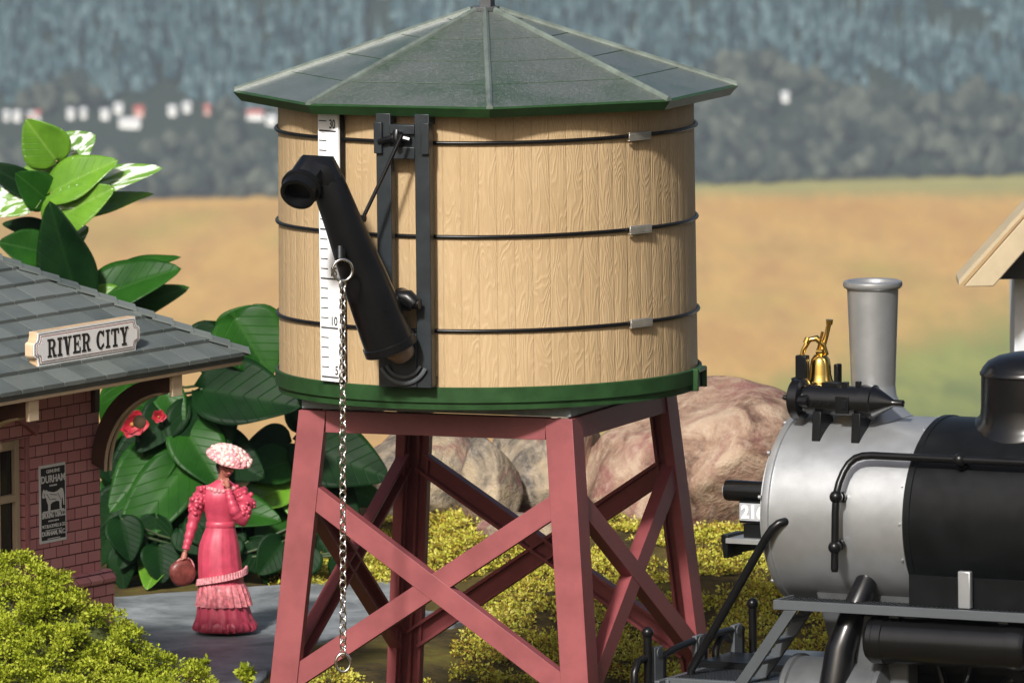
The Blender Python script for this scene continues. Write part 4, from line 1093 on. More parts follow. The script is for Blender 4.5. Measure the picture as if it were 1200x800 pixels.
# body: legs hidden by the skirt, torso, arms, neck and head as one surface
V = [(2, 112, 0), (1, 130, 2), (0, 150, 3), (2, 168, 2), (4, 182, 0), (6, 190, 1), (8, 199, 2),           # pelvis .. neck base .. head (0-6)
     (-20, 172, 0), (-27, 150, 2), (-32, 128, 4), (-38, 106, 10), (-41, 98, 12),      # arm at the image left (7-11)
     (26, 170, 2), (31, 152, 8), (24, 136, 18), (16, 152, 24), (12, 168, 22), (11, 176, 20),                  # bent arm (12-17)
     (-8, 90, 0), (-9, 50, 2), (-10, 10, 0), (-10, 3, 10), (12, 90, 0), (13, 50, 2), (14, 10, 0), (14, 3, 12)]
E = [(0, 1), (1, 2), (2, 3), (3, 4), (4, 5), (5, 6), (3, 7), (7, 8), (8, 9), (9, 10), (10, 11), (3, 12), (12, 13), (13, 14), (14, 15), (15, 16), (16, 17), (0, 18), (18, 19), (19, 20), (20, 21), (0, 22), (22, 23), (23, 24), (24, 25)]
Rr = [(12, 9), (10, 7), (11, 8), (12, 7), (5.5, 5.5), (6, 6.5), (9.5, 10.5), (7, 7), (6, 6), (5, 5), (3.6, 3.6), (3.6, 3), (7, 7), (6.5, 6.5), (5.2, 5.2), (4.4, 4.4), (3.4, 3.4), (3.2, 2.8), 9, 7, 4.5, 4, 9, 7, 4.5, 4]
Rr = [tuple(q * kF for q in r) if isinstance(r, tuple) else (r * kF, r * kF) for r in Rr]
skin_obj('body', [fp(*v) for v in V], E, Rr, M_skin, fig)
# head: face relief with hair roll
mb = MB(); hc = fp(9, 198, 3); hr_ = kF
bmesh.ops.create_uvsphere(mb.bm, u_segments=28, v_segments=20, radius=1)
for v in mb.bm.verts:
    d = v.co.copy(); x, y, z = d
    sx, sy2, sz2 = 9.0, 10.2, 12.2
    if z < -.1: sx *= 1 + .28 * z; 
    p = Vector((x * sx, y * sy2, z * sz2))
    if y < 0:      # face towards -y
        p.y -= 3.0 * math.exp(-((x * 9) ** 2 + ((z + .12) * 6) ** 2) * .30) * (1 if z < .25 else .3)       # nose
        for ex in (-.36, .36): p.y += 1.3 * math.exp(-(((x - ex) * 7) ** 2 + ((z - .06) * 8) ** 2))
        p.y -= .9 * math.exp(-((x * 4) ** 2 + ((z + .5) * 9) ** 2)); p.y -= 1.0 * math.exp(-((x * 4) ** 2 + ((z + .85) * 5) ** 2))
    q = Matrix.Rotation(R(22), 3, 'Z') @ (Matrix.Rotation(R(8), 3, 'X') @ p); v.co = hc + q * hr_
head = mb.build('face', M_skin, fig, smooth=180)
RH = Matrix.Rotation(R(22), 3, 'Z')
for ex in (-3.3, 3.3):
    mb = MB(); ball(mb, hc + RH @ Vector((ex, -9.0, 1.2)) * kF, 1.35 * kF); mb.build('eye', M_hair, head)
mb = MB(); c = hc + RH @ Vector((0, -10.6, -6.2)) * kF; dx = RH @ Vector((1, 0, 0))
mb.tube([c - dx * 2.6 * kF + Vector((0, .6 * kF, 0)), c, c + dx * 2.6 * kF + Vector((0, .6 * kF, 0))], [.3 * kF, .9 * kF, .3 * kF], 8); mb.build('mouth', M_pink, head)
mb = MB(); bmesh.ops.create_uvsphere(mb.bm, u_segments=24, v_segments=16, radius=1)
for v in mb.bm.verts:
    d = v.co.copy(); r = 1 + .06 * noise.noise(d * 5)
    if d.y < -.25 and d.z < .35: r *= .72
    v.co = hc + RH @ (Vector((d.x * 11.2, d.y * 11.5 + 2.6, d.z * 12.2 + 1)) * r) * kF
mb.build('hair', M_hair, fig, smooth=180)
def hand(wr, dirv, side, grip, parent):
    """palm and five fingers"""
    d = dirv.normalized(); s = (side - d * side.dot(d)).normalized(); n = d.cross(s)
    mb = MB(); k = kF
    mb.tube([wr, wr + d * 3 * k, wr + d * 8 * k], [2.6 * k, 3.4 * k, 3.6 * k], 10)
    for i, L in enumerate((6.2, 7.2, 6.8, 5.4)):
        b = wr + d * 7.5 * k + s * (i - 1.5) * 1.9 * k
        p1 = b + (d * math.cos(grip * .5) + n * math.sin(grip * .5)) * L * .45 * k
        p2 = p1 + (d * math.cos(grip * 1.2) + n * math.sin(grip * 1.2)) * L * .32 * k
        p3 = p2 + (d * math.cos(grip * 1.8) + n * math.sin(grip * 1.8)) * L * .25 * k
        mb.tube([b, p1, p2, p3], [1.05 * k, 1.0 * k, .9 * k, .6 * k], 8)
    b = wr + d * 3 * k - s * 3.2 * k
    mb.tube([b, b - s * 1.8 * k + d * 2.4 * k + n * .8 * k, b - s * 1.6 * k + d * 5.2 * k + n * 2.0 * k], [1.3 * k, 1.15 * k, .7 * k], 8)
    return mb.build('hand', M_skin, parent, smooth=60)
hand(fp(-41, 99, 12), fp(-43, 88, 14) - fp(-41, 99, 12), Vector((0, -1, 0)), 1.2, fig)
hand(fp(11, 176, 20), fp(8, 188, 17) - fp(11, 176, 20), Vector((1, .2, 0)), .7, fig)
# dress: bodice, skirt with flounces, puffed sleeves, collar
def folds(th, n, amp, ph): return 1 + amp * math.sin(n * th + ph) + amp * .5 * math.sin(n * 2.3 * th + ph * 3)
def garment(name, prof, m, n_f, n=96, parent=fig, smooth=60):
    mb = MB(); rings = []
    for cx_, h, rx, ry, amp, cy_ in prof:
        rings.append([fp(cx_ + rx * folds(2 * PI * k / n, n_f, amp, h * .01) * math.cos(2 * PI * k / n), h, cy_ + ry * folds(2 * PI * k / n, n_f, amp, h * .01) * math.sin(2 * PI * k / n)) for k in range(n)])
    mb.rings(rings); return mb.build(name, m, parent, smooth=smooth)
dress = garment('dress', [(5, 6, 34, 30, .03, 0), (5, 9, 37, 33, .035, 0), (4, 22, 32, 29, .035, 0), (2, 45, 28, 25, .03, 0), (1, 58, 26.5, 24, .01, 0), (0, 75, 26, 23, .012, 0), (-1, 92, 25, 21, .015, 0),
                (-1, 106, 23.5, 19, .015, 0), (0, 118, 20, 16, .01, 0), (1, 128, 16.5, 13, .005, 0), (1, 134, 16, 12.5, .0, 0), (1, 145, 18.5, 14, .004, 0), (1, 158, 22, 16, .006, 2), (2, 168, 23.5, 14.5, .006, 2), (3, 175, 20, 12, .0, 1), (4, 180, 11, 9, .0, 0), (4.5, 183, 7.5, 7.5, 0, 0)], M_pink, 13)
garment('skirt_flounce', [(4, 34, 32.5, 30, .06, 0), (4, 38, 32, 29, .05, 0), (3, 50, 29.5, 27, .035, 0), (2, 60, 27.2, 24.6, .02, 0), (2, 60.5, 25, 23, .0, 0), (3, 50, 27, 25, .0, 0), (4, 36, 30, 27, .0, 0)], plain('dusty_rose_brushed_paint', (.52, .15, .17), .5, var=.4, vscale=30), 21, parent=dress)
mb = MB()
for i in range(26):        # slanting gathered trim that climbs at the right hip
    t = i / 25; a = PI * (1.0 - t) ; c = fp(2 + 29 * math.cos(a), 62 + 16 * t, 26 * math.sin(a)); mb.tube([c + Vector((0, 0, 2.5 * kF)), c + Vector((0, 0, -5 * kF))], [1.6 * kF, 2.4 * kF], 7)
mb.build('gathered_trim', M_palepink, dress, smooth=60)
garment('hem_ruffle', [(5, 4, 35, 32, .05, 0), (5, 7, 37.0, 34, .055, 0), (5, 14, 36, 32, .03, 0), (5, 16, 33, 30, .0, 0), (5, 4, 30, 28, .0, 0)], M_pink, 27, parent=dress)
garment('waist_band', [(1, 127, 17.4, 13.6, 0, 0), (1, 128, 17.8, 14, 0, 0), (1, 133, 17, 13.2, 0, 0), (1, 134, 16, 12.5, 0, 0)], M_pink, 5, parent=dress)
mb = MB(); rn = random.Random(3)
for i in range(22):
    a = 2 * PI * i / 22; c = fp(3 + 17 * math.cos(a), 172 + 1.5 * math.sin(a * 3), 2 + 13 * math.sin(a)); ball(mb, c, rn.uniform(2.6, 3.8) * kF, 10)
mb.build('bodice_ruffle', M_palepink, dress, smooth=60)
def sleeve(pts, rad, puffs):
    mb = MB(); P3 = []; RR = []
    for a, b, ra, rb in zip(pts, pts[1:], rad, rad[1:]):
        for k in range(7):
            t = k / 7; P3.append(lerp(Vector(a), Vector(b), t)); RR.append((ra + (rb - ra) * t))
    P3.append(Vector(pts[-1])); RR.append(rad[-1]); m = len(P3)
    RR = [(r * (1 + .09 * math.sin(i * 1.9) + (.12 * math.sin(i * 1.1) if i < puffs else 0))) * kF for i, r in enumerate(RR)]
    mb.tube([fp(*p) for p in P3], RR, 16); rn = random.Random(int(m))
    for i in range(puffs * 5):
        j = rn.randrange(min(puffs, m)); c = fp(*P3[j]); d = Vector((rn.gauss(0, 1), rn.gauss(0, 1), rn.gauss(0, .6))).normalized(); ball(mb, c + d * RR[j] * .92, rn.uniform(2.2, 3.4) * kF, 8)
    return mb.build('sleeve', M_pink, dress, smooth=60)
sleeve([(-17, 172, 2), (-25, 158, 3), (-30, 138, 4), (-36, 116, 9), (-40, 102, 12)], [8.5, 9.5, 7.2, 5.4, 4.2], 12)
sleeve([(23, 170, 2), (30, 156, 8), (26, 138, 18), (18, 150, 24), (12.5, 166, 22), (11.5, 173, 20)], [9, 11.5, 8.5, 7, 5, 4.2], 14)
# hat: wide tilted brim piled with flowers
Mh = Matrix.Translation(fp(13, 212, 3)) @ Matrix.Rotation(R(17), 4, 'Y') @ Matrix.Rotation(R(20), 4, 'X') @ Matrix.Scale(kF, 4)
mb = MB(); mb.lathe([(1, 2), (9, 1), (18, -1), (25, -3.2), (27, -4.2), (28, -3.2), (26.5, -1.2), (18, 5), (12, 8), (8, 9.5), (1, 10)], Mh, 40, sy=.85); hat = mb.build('hat', M_palepink, fig, smooth=60)
M_hatw = plain('cream_white_brushed_paint', (.80, .52, .47), .5, var=.2, vscale=40)
mb = MB(); mb2 = MB(); rn = random.Random(8)
for i in range(190):
    a = rn.uniform(0, 2 * PI); r = 26 * math.sqrt(rn.random()); c = Mh @ Vector((r * math.cos(a), .85 * r * math.sin(a), 9.0 - r * r * .016)); ball(mb if i % 4 else mb2, c, rn.uniform(2.0, 3.6) * kF, 9)
mb.build('hat_flowers', M_hatw, hat, smooth=70); mb2.build('hat_flowers', M_palepink, hat, smooth=70)
# travelling bag in her hand
bg_ = thing('handbag', fp(-46, 62, 10), 'brown oval travelling bag hanging from the hand of the woman in rose', 'bag')
Mb = Matrix.Translation(fp(-44, 75, 12)) @ Matrix.Rotation(R(22), 4, 'Z') @ Matrix.Rotation(R(24), 4, 'Y') @ Matrix.Scale(kF * .88, 4)
mb = MB(); rings = []
for y_, s in ((-7, .55), (-6, .82), (-3.5, .97), (0, 1.02), (3.5, .97), (6, .82), (7, .55)):
    rings.append([Mb @ Vector((17 * s * math.cos(2 * PI * k / 40) * (1 + .10 * math.cos(4 * PI * k / 40)), y_, 19 * s * math.sin(2 * PI * k / 40) * (.92 if math.sin(2 * PI * k / 40) > 0 else 1.03))) for k in range(40)])
mb.rings(rings); mb.build('bag_body', M_bag, bg_, smooth=60)
mb = MB(); mb.tube([Mb @ Vector((14.5 * math.cos(t), 0, 1 + 18.5 * math.sin(t))) for t in [R(20 + 14 * i) for i in range(11)]], 1.6 * kF, 8); mb.build('metal_frame', M_palepink, bg_)
mb = MB(); tp = Mb @ Vector((-6, 0, 17)); tq = Mb @ Vector((8, 0, 16)); hd = fp(-43, 90, 13)
mb.tube([tp, lerp(tp, hd, .6) + Vector((-.02, 0, .03)), hd + Vector((0, 0, -.02)), lerp(tq, hd, .6) + Vector((.02, 0, .02)), tq], 1.1 * kF, 8); mb.build('strap', M_bag, bg_, smooth=60)

# ================================================================ PLANTS
def leaf_mat(name, c_lo, c_hi, vein, rough=.28, spec=.6, trans=.3, var=None):
    N = NT(name); oc = N.n('ShaderNodeTexCoord').outputs['UV']; sp = N.n('ShaderNodeSeparateXYZ'); N.l(oc, sp.inputs[0])
    u_ = N.math('ABSOLUTE', N.math('SUBTRACT', sp.outputs[0], .5)); v_ = sp.outputs[1]
    mid = N.n('ShaderNodeMapRange'); N.l(u_, mid.inputs[0]); mid.inputs[1].default_value = .012; mid.inputs[2].default_value = .03; mid.inputs[3].default_value = 1; mid.inputs[4].default_value = 0
    sv = N.math('FRACT', N.math('MULTIPLY', N.math('SUBTRACT', v_, N.math('MULTIPLY', u_, .75)), 7.0))
    svm = N.ramp(sv, [(.0, (1, 1, 1)), (.07, (0, 0, 0)), (.94, (0, 0, 0)), (1.0, (1, 1, 1))])
    a = N.noise(N.objc(), 2.0, 4, .6)
    c = N.ramp(a, [(.35, c_lo), (.65, c_hi)])
    if var is not None:
        vn = N.noise(N.mapv(oc, (3.2, 1.3, 1)), 2.2, 3, .6, .4); c = N.mix(N.ramp(vn, [(.47, (0, 0, 0)), (.54, (1, 1, 1))]), c, var)
    c = N.mix(N.math('MULTIPLY', N.math('MAXIMUM', mid.outputs[0], N.math('MULTIPLY', svm, .35)), .45), c, vein)
    bp = N.bump(N.math('SUBTRACT', N.math('MULTIPLY', a, .4), svm), .35, .02)
    N.set(col=c, rough=rough, spec=spec, nrm=bp)
    tr = N.n('ShaderNodeBsdfTranslucent'); N.l(c, tr.inputs[0]); mx = N.n('ShaderNodeMixShader'); mx.inputs[0].default_value = trans
    N.l(N.b.outputs[0], mx.inputs[1]); N.l(tr.outputs[0], mx.inputs[2]); N.l(mx.outputs[0], N.o.inputs[0]); return N.m
L_bright = leaf_mat('fresh_green_leaf', (.085, .22, .018), (.17, .37, .03), (.25, .42, .08))
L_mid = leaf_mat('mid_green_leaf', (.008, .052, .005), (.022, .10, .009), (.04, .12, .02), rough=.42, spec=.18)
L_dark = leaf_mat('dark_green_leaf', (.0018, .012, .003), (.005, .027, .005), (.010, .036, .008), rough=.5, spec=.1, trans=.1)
L_glare = leaf_mat('white_glare_leaf', (.10, .25, .03), (.20, .38, .06), (.3, .5, .15), var=(.82, .86, .80), rough=.3)  # white patches put the glare on these leaves into their colour
M_stem = plain('olive_brown_plant_stem', (.16, .14, .035), .6, var=.3); M_stemd = plain('dark_green_plant_stem', (.03, .05, .015), .6, var=.3)
def leaf(base, tip, width, nrm, m, parent, droop=.12, fold=.22, heart=.25, name='leaf', wave=.03, seed=0):
    base, tip = Vector(base), Vector(tip); ax = tip - base; L = ax.length; d = ax.normalized()
    nrm = Vector(nrm); nrm = (nrm - d * nrm.dot(d)).normalized(); sd_ = d.cross(nrm)
    NU, NV = 10, 18; me = bpy.data.meshes.new(name); vs = []; uv = []
    for j in range(NV + 1):
        v = j / NV
        wv = width * .5 * (math.sin(PI * min(1, v ** .62 * .985 + .0)) ** .78 if v < 1 else 0) * (1 - .10 * v)
        if v < .02: wv = width * .04
        for i in range(NU + 1):
            u_ = (i / NU - .5) * 2
            back = heart * L * .35 * abs(u_) ** 1.5 * max(0, 1 - v * 3.2)
            p = base + d * (v * L - back) + sd_ * (u_ * wv)
            p += nrm * (fold * abs(u_) * wv - droop * L * (v ** 2) + droop * L * v * 0.9 + wave * L * math.sin(v * 9 + seed + u_ * 1.5) * abs(u_) * (1 - v))
            vs.append(p); uv.append((u_ * .5 * (wv / (width * .5) if width else 1) + .5, v))
    fs = [(j * (NU + 1) + i, j * (NU + 1) + i + 1, (j + 1) * (NU + 1) + i + 1, (j + 1) * (NU + 1) + i) for j in range(NV) for i in range(NU)]
    c = base.copy(); me.from_pydata([p - c for p in vs], [], fs); me.materials.append(m)
    ul = me.uv_layers.new(name='uv')
    for l in me.loops: ul.data[l.index].uv = uv[l.vertex_index]
    for p in me.polygons: p.use_smooth = True
    o = bpy.data.objects.new(name, me); M = Matrix.Translation(c); link(o, parent, M); WORLD[o.name] = M
    so_ = o.modifiers.new('thick', 'SOLIDIFY'); so_.thickness = .003
    return o
def plant(label, stem_px, leaves, Y, mstem, name='broadleaf_plant', group=None, r=.05):
    b = P(*stem_px[0], Y); b.z = ground_z(b.x, Y)
    t = thing(name, b, label, 'plant', group)
    pts = [b] + [P(x, y, Y) for x, y in stem_px[1:]]
    mb = MB(); mb.tube(pts, [r * (1.2 - .7 * i / (len(pts) - 1)) for i in range(len(pts))], 10); mb.build('stem', mstem, t, smooth=70)
    for k, lf in enumerate(leaves):
        (bx, by), (tx, ty), wd, m, dy = lf[:5]; nr = lf[5] if len(lf) > 5 else (0, -1, .45)
        B = P(bx, by, Y + dy * .5); T = P(tx, ty, Y + dy)
        # petiole to the nearest stem point
        q = min(pts[1:], key=lambda s: (s - B).length); 
        o = leaf(B, T, wd * pxm(Y), nr, m, t, seed=k * 1.7)
        mb = MB(); mb.tube([q, lerp(q, B, .5) + Vector((0, 0, -.03)), B], .014, 6); mb.build('petiole', mstem, t, smooth=70)
    return t
g_ = 'broad leaved plants behind the station'
plant('tall leafy plant with bright leaves and leaves painted with white glare above the station roof', [(62, 420), (60, 330), (58, 270), (60, 215), (72, 185)], [
    ((66, 188), (30, 140), 62, L_bright, -.2, (-.2, -1, .25)), ((66, 188), (112, 158), 50, L_glare, .1, (.2, -1, .5)), ((60, 205), (28, 196), 26, L_bright, .2),
    ((60, 226), (138, 188), 60, L_bright, -.4, (.1, -.9, .7)), ((62, 236), (190, 196), 56, L_glare, -.3, (.2, -.8, .9)), ((58, 262), (134, 220), 62, L_bright, -.5, (.0, -1, .5)),
    ((66, 262), (180, 226), 44, L_bright, -.1, (.1, -.6, 1)), ((56, 235), (18, 203), 50, L_mid, -.3), ((48, 228), (-22, 190), 36, L_dark, -.1), ((42, 226), (-18, 252), 52, L_glare, -.2, (-.3, -1, .6)),
    ((60, 290), (104, 266), 44, L_glare, .2), ((52, 296), (-2, 284), 50, L_mid, -.2), ((56, 270), (2, 262), 26, L_dark, .3), ((58, 300), (8, 318), 38, L_bright, .0), ((45, 215), (0, 212), 24, L_mid, .3)],
    13.2, M_stem, group=g_, r=.075)
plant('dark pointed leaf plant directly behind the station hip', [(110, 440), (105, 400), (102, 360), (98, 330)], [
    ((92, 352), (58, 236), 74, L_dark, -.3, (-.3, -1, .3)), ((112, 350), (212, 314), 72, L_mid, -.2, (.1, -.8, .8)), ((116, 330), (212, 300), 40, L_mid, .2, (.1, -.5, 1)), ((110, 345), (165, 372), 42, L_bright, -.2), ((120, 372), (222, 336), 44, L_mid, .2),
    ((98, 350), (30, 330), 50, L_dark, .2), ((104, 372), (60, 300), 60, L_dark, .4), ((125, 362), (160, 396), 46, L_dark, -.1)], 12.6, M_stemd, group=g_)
plant('large dark leaved plant between the station eave and the tower, with red blooms', [(215, 640), (220, 560), (225, 500), (245, 450), (262, 400)], [
    ((262, 398), (298, 358), 44, L_mid, -.1), ((275, 372), (318, 442), 96, L_mid, -.3, (.2, -1, .4)), ((258, 382), (240, 440), 70, L_dark, -.1, (-.1, -1, .4)), ((236, 456), (352, 476), 92, L_dark, -.6, (.0, -.9, .5)), ((232, 470), (240, 560), 90, L_dark, -.5, (.1, -1, .4)),
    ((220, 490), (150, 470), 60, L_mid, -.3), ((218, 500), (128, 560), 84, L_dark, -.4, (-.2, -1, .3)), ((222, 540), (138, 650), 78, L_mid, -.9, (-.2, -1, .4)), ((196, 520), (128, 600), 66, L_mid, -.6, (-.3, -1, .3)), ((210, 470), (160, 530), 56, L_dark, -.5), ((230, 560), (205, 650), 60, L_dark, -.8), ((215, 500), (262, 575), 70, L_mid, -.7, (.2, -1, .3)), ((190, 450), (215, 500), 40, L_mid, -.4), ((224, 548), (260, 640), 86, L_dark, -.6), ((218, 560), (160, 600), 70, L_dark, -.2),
    ((206, 462), (176, 520), 52, L_mid, .0), ((238, 520), (310, 560), 70, L_dark, -.4), ((196, 640), (172, 690), 52, L_bright, -1.2, (-.3, -1, .5)), ((214, 590), (150, 560), 60, L_mid, .1), ((236, 590), (330, 610), 62, L_mid, -.5, (.1, -1, .7)),
    ((150, 445), (128, 520), 54, L_mid, .3), ((240, 600), (290, 672), 60, L_dark, -.6), ((200, 470), (205, 560), 80, L_dark, .2), ((216, 600), (150, 672), 70, L_dark, .3), ((222, 610), (215, 690), 66, L_dark, .2), ((228, 612), (262, 690), 62, L_dark, .2), ((230, 600), (320, 670), 70, L_dark, .2), ((212, 590), (120, 690), 66, L_dark, .4)], 10.6, M_stemd, group=g_, r=.06)
plant('dark leaved plant glimpsed between the woman and the left tower legs', [(330, 650), (335, 600), (345, 540), (352, 500)], [
    ((338, 520), (290, 520), 50, L_dark, -.2), ((340, 540), (282, 560), 56, L_mid, -.5, (-.1, -1, .5)), ((338, 570), (272, 598), 52, L_bright, -.7, (-.1, -1, .7)), ((342, 590), (300, 640), 58, L_mid, -.6), ((350, 520), (456, 560), 90, L_dark, -.4, (.1, -1, .4)),
    ((352, 500), (400, 470), 60, L_dark, .1), ((350, 545), (420, 610), 74, L_dark, -.3), ((346, 600), (392, 655), 56, L_dark, -.3), ((340, 560), (352, 615), 44, L_bright, -.6), ((356, 505), (360, 440), 50, L_dark, .3), ((352, 560), (460, 590), 50, L_mid, .2), ((340, 620), (300, 668), 48, L_mid, -.2), ((332, 610), (270, 680), 64, L_dark, .2), ((336, 620), (330, 690), 60, L_dark, .2), ((342, 610), (390, 682), 60, L_dark, .2), ((345, 600), (430, 660), 60, L_dark, .3)], 11.2, M_stemd, group=g_)
plant('low dark foliage plant added as shade under the bracket by the wall', [(150, 660), (150, 620), (152, 560)], [
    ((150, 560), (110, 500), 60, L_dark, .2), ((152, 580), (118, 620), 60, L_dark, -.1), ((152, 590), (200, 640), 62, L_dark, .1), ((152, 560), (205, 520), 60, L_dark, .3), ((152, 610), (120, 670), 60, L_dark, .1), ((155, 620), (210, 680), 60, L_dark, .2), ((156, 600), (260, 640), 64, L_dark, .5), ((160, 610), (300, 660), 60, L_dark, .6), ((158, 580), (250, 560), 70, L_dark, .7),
    ((160, 580), (330, 620), 60, L_dark, .8), ((160, 620), (120, 560), 60, L_mid, .2)], 11.0, M_stemd, group=g_)  # dark leaves added to stand in for the shade behind the bracket
rn = random.Random(77); lv = []  # row of dark leaves added in place of black shade behind the slab
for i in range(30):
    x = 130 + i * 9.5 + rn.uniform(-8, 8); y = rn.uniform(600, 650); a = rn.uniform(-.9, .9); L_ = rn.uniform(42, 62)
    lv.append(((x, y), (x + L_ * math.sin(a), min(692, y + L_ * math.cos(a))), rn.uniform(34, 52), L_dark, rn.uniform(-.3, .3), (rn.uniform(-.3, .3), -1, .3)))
plant('dense row of small dark leaves added as shade along the back edge of the stone slab', [(240, 672), (240, 655), (235, 640)], lv, 9.75, M_stemd, group=g_)
# red blooms
M_petal = plain('crimson_petal', (.30, .008, .02), .5, var=.3, vscale=10); M_pollen = plain('dark_yellow_flower_centre', (.30, .12, .03), .6)
def bloom(px, py, Y, r, label):
    c = P(px, py, Y); t = thing('flower', c, label, 'flower', 'red flowers among the leaves'); rn = random.Random(px)
    for k in range(11):
        a = 2 * PI * k / 11 * 1.9; q = 1 - .4 * (k / 11); d = Vector((math.cos(a), -.25 - .6 * (k / 11), math.sin(a))).normalized(); leaf(c, c + d * r * q * pxm(Y), r * 1.25 * q * pxm(Y), (0, -1, .1), M_petal, t, droop=-.15, heart=0, name='petal')
    mb = MB(); ball(mb, c + Vector((0, -.02, 0)), r * .14 * pxm(Y)); mb.build('flower_centre', M_pollen, t)
    mb = MB(); q = P(px + 20, py + 60, Y + .3); mb.tube([c, lerp(c, q, .5) + Vector((0, .05, .02)), q], .018, 6); mb.build('stalk', M_stemd, t)
bloom(155, 497, 10.0, 21, 'bigger crimson flower nearer the station wall'); bloom(186, 488, 10.1, 10, 'small pinkish crimson flower right of the bigger one')

# ---- moss bush at the lower left
M_bush = leafy_mat('lime_green_tiny_leaves', [(.18, (.06, .08, .008)), (.36, (.20, .25, .013)), (.6, (.36, .42, .025)), (.87, (.58, .58, .09))], rough=.55, trans=.3, scale=3.0)
bc = P(40, 800, -1.6); bc.z = 0.25
bush = thing('moss_bush', (bc.x, bc.y, .25), 'low lime green bush of tiny leaves in the bottom left corner', 'bush')
sil = [(-220, 700), (-120, 655), (-40, 640), (5, 643), (30, 641), (60, 652), (95, 676), (125, 695), (150, 716), (175, 740), (205, 760), (235, 770), (247, 779), (250, 800), (240, 860)]
rn = random.Random(2); mb = MB(); cs = []
def sil_y(x):
    for (x0, y0), (x1, y1) in zip(sil, sil[1:]):
        if x0 <= x <= x1: return y0 + (y1 - y0) * (x - x0) / (x1 - x0)
    return 900
core = MB(); 
for i in range(5200):
    x = rn.uniform(-150, 250); top = sil_y(x); dep = rn.random() ** 1.1
    y = top + (12 if x < 80 else 18) + dep * 230
    if y > 990: continue
    bul = math.sin(min(1, dep * 1.15 + .05) * PI / 2)
    lump = fbm(x * .045, y * .05, 8, 3)
    if lump < -.12 and rn.random() < .85: continue
    Yd = -1.0 - 1.15 * bul - .30 * lump + rn.uniform(-.04, .04)
    cs.append(P(x, y - 10 * lump, Yd))
tufts(mb, cs, .026, .07, 26, rn, 1.0)
mb.build('foliage', M_bush, bush, smooth=0, recalc=False)
# twiggy core
for i in range(240):
    p = cs[i * 17 % len(cs)]; q = Vector((bc.x + rn.uniform(-.6, .8), bc.y + .5 + rn.uniform(-.2, .3), .2)); core.tube([q, lerp(q, p, .6) + Vector((0, .05, .05)), p], [.02, .012, .005], 5)
core.build('twigs', M_brownwood, bush, smooth=60)
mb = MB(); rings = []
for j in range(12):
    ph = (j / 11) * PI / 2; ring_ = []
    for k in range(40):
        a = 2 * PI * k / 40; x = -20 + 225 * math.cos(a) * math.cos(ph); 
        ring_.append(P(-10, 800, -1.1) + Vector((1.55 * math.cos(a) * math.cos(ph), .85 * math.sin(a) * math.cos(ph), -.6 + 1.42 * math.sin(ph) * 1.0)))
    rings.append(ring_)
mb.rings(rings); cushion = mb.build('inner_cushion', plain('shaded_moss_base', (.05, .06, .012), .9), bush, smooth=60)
# small sprigs on the ground in front of the slab
def sprig(px, py, Y, h, label):
    b = P(px, py, Y); t = thing('moss_sprig', b, label, 'plant', 'small sprigs at the slab edge'); mb = MB(); rn = random.Random(px); cs = []
    for k in range(6):
        a = rn.uniform(-.5, .5); q = b + Vector((math.sin(a) * h * .6, rn.uniform(-.05, .05), h * rn.uniform(.6, 1))); mb.tube([b, lerp(b, q, .5) + Vector((.01, 0, 0)), q], [.01, .008, .004], 5); cs += [lerp(b, q, f) for f in (.4, .6, .8, 1)]
    mb.build('stem', M_stem, t); mb = MB(); tufts(mb, cs, .045, .04, 9, rn, 1.0); mb.build('foliage', M_bush, t, smooth=0, recalc=False)
sprig(290, 806, 2.0, .17, 'small yellow green sprig beside the left tower leg'); sprig(232, 800, .2, .22, 'small yellow green sprig at the tip of the lime green bush')

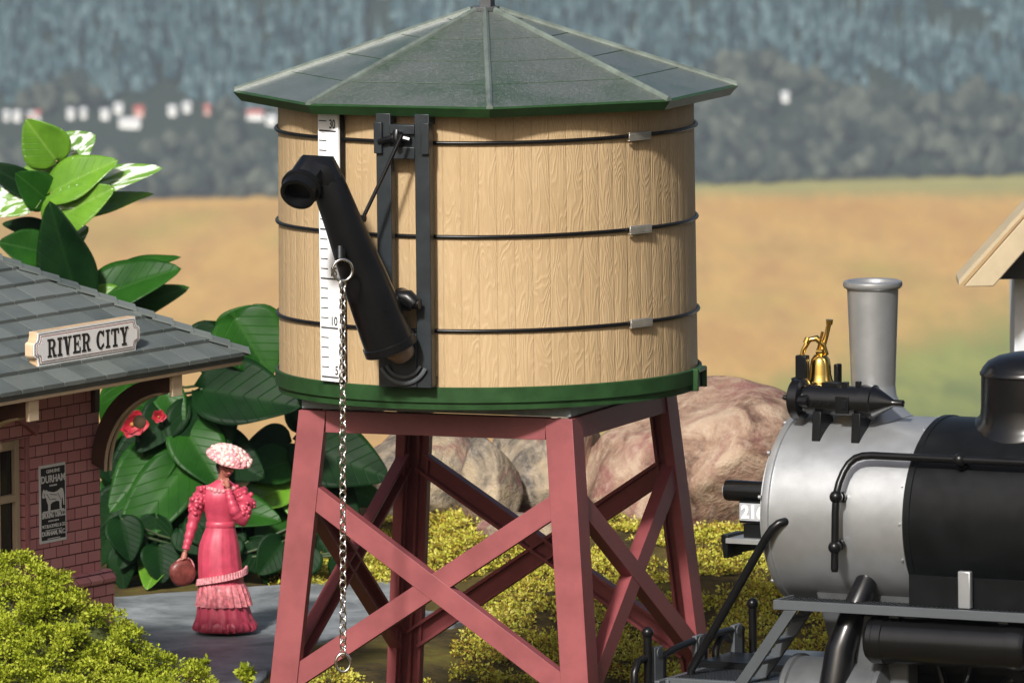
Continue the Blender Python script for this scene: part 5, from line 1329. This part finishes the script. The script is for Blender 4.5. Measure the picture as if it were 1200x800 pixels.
# ================================================================ BUILDING AT THE RIGHT EDGE
YB = 9.0; kB = pxm(YB)
hb = P(1290, 640, YB); hb.z = ground_z(hb.x, YB)
shed = thing('gabled_building', hb, 'blurred pale building with a beige barge board at the right edge', 'building')
M_beige = plain('beige_barge_board', (.42, .34, .22), .6, var=.06); M_shade = plain('shade_grey_gable_boards', (.045, .045, .045), .7); M_post = plain('pale_grey_painted_post', (.56, .58, .6), .6, var=.05)  # gable boards coloured dark to imitate the shade beneath the roof
def rb_(px, py, dy=0.0): return P(px, py, YB + dy)
apex = (1345, 80)
for sgn_, lo in ((1, (1118, 328)),):
    for (a, b) in (((1130, 336), (1345, 92)), ((1560, 336), (1345, 92))):
        A, B = rb_(*a, -1.0), rb_(*b, -1.0); s = 1 if a[0] < b[0] else -1
        off = Vector((0, 0, -50 * kB)) ; dn = Vector((34 * kB * s, 0, 0))
        mb = MB(); mb.hexa([A, A + dn, B + Vector((0, 0, -38 * kB)), B, A + Vector((0, .12, 0)), A + dn + Vector((0, .12, 0)), B + Vector((0, .12, -38 * kB)), B + Vector((0, .12, 0))])
        mb.build('barge_board', M_beige, shed, bevel=.01)
        mb = MB(); t3 = Vector((0, 0, 5 * kB)); bk = Vector((0, .6, 0))
        mb.hexa([A + Vector((-.05 * s, .0, .01)), B + Vector((0, 0, .01)), B + bk + Vector((0, 0, .01)), A + bk + Vector((-.05 * s, 0, .01)), A + t3 + Vector((-.05 * s, 0, .02)), B + t3 + Vector((0, 0, .02)), B + bk + t3 + Vector((0, 0, .02)), A + bk + t3 + Vector((-.05 * s, 0, .02))])
        mb.build('roof', M_beige, shed)
A = rb_(1160, 328, -.6); zb = A.z; x0, x1 = A.x, rb_(1530, 328, -.6).x; ap = rb_(1345, 105, -.6)
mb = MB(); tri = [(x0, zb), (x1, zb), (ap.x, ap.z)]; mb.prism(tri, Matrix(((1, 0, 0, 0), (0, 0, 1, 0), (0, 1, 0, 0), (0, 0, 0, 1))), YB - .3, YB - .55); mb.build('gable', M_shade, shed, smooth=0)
wx0, wx1 = rb_(1188, 300, -.2).x, rb_(1500, 300, -.2).x
mb = MB(); mb.box(((wx0 + wx1) / 2, YB + .2, (zb + .25 + hb.z) / 2), (wx1 - wx0, .9, zb + .25 - hb.z)); mb.build('wall', M_post, shed, bevel=.01)

# ================================================================ AIR
def haze(density):
    x0, x1, y0, y1, z0, z1 = -1500, 1500, CAM.y - 40, 8400, HV - 3, CAM.z + 140
    zt = HV + .30 * 2300 + 60
    o = MB().box(((x0 + x1) / 2, (y0 + y1) / 2, (z0 + max(z1, zt)) / 2), (x1 - x0, y1 - y0, max(z1, zt) - z0)).build('haze', bpy.data.materials.new('haze'), smooth=0)
    m = o.data.materials[0]; m.use_nodes = True; t = m.node_tree; t.nodes.clear()
    ou = t.nodes.new('ShaderNodeOutputMaterial'); pv = t.nodes.new('ShaderNodeVolumePrincipled')
    pv.inputs['Color'].default_value = (.70, .82, .95, 1); pv.inputs['Density'].default_value = density; pv.inputs['Anisotropy'].default_value = 0
    t.links.new(pv.outputs[0], ou.inputs['Volume']); tag(o, kind='stuff')
haze(4.4e-5)
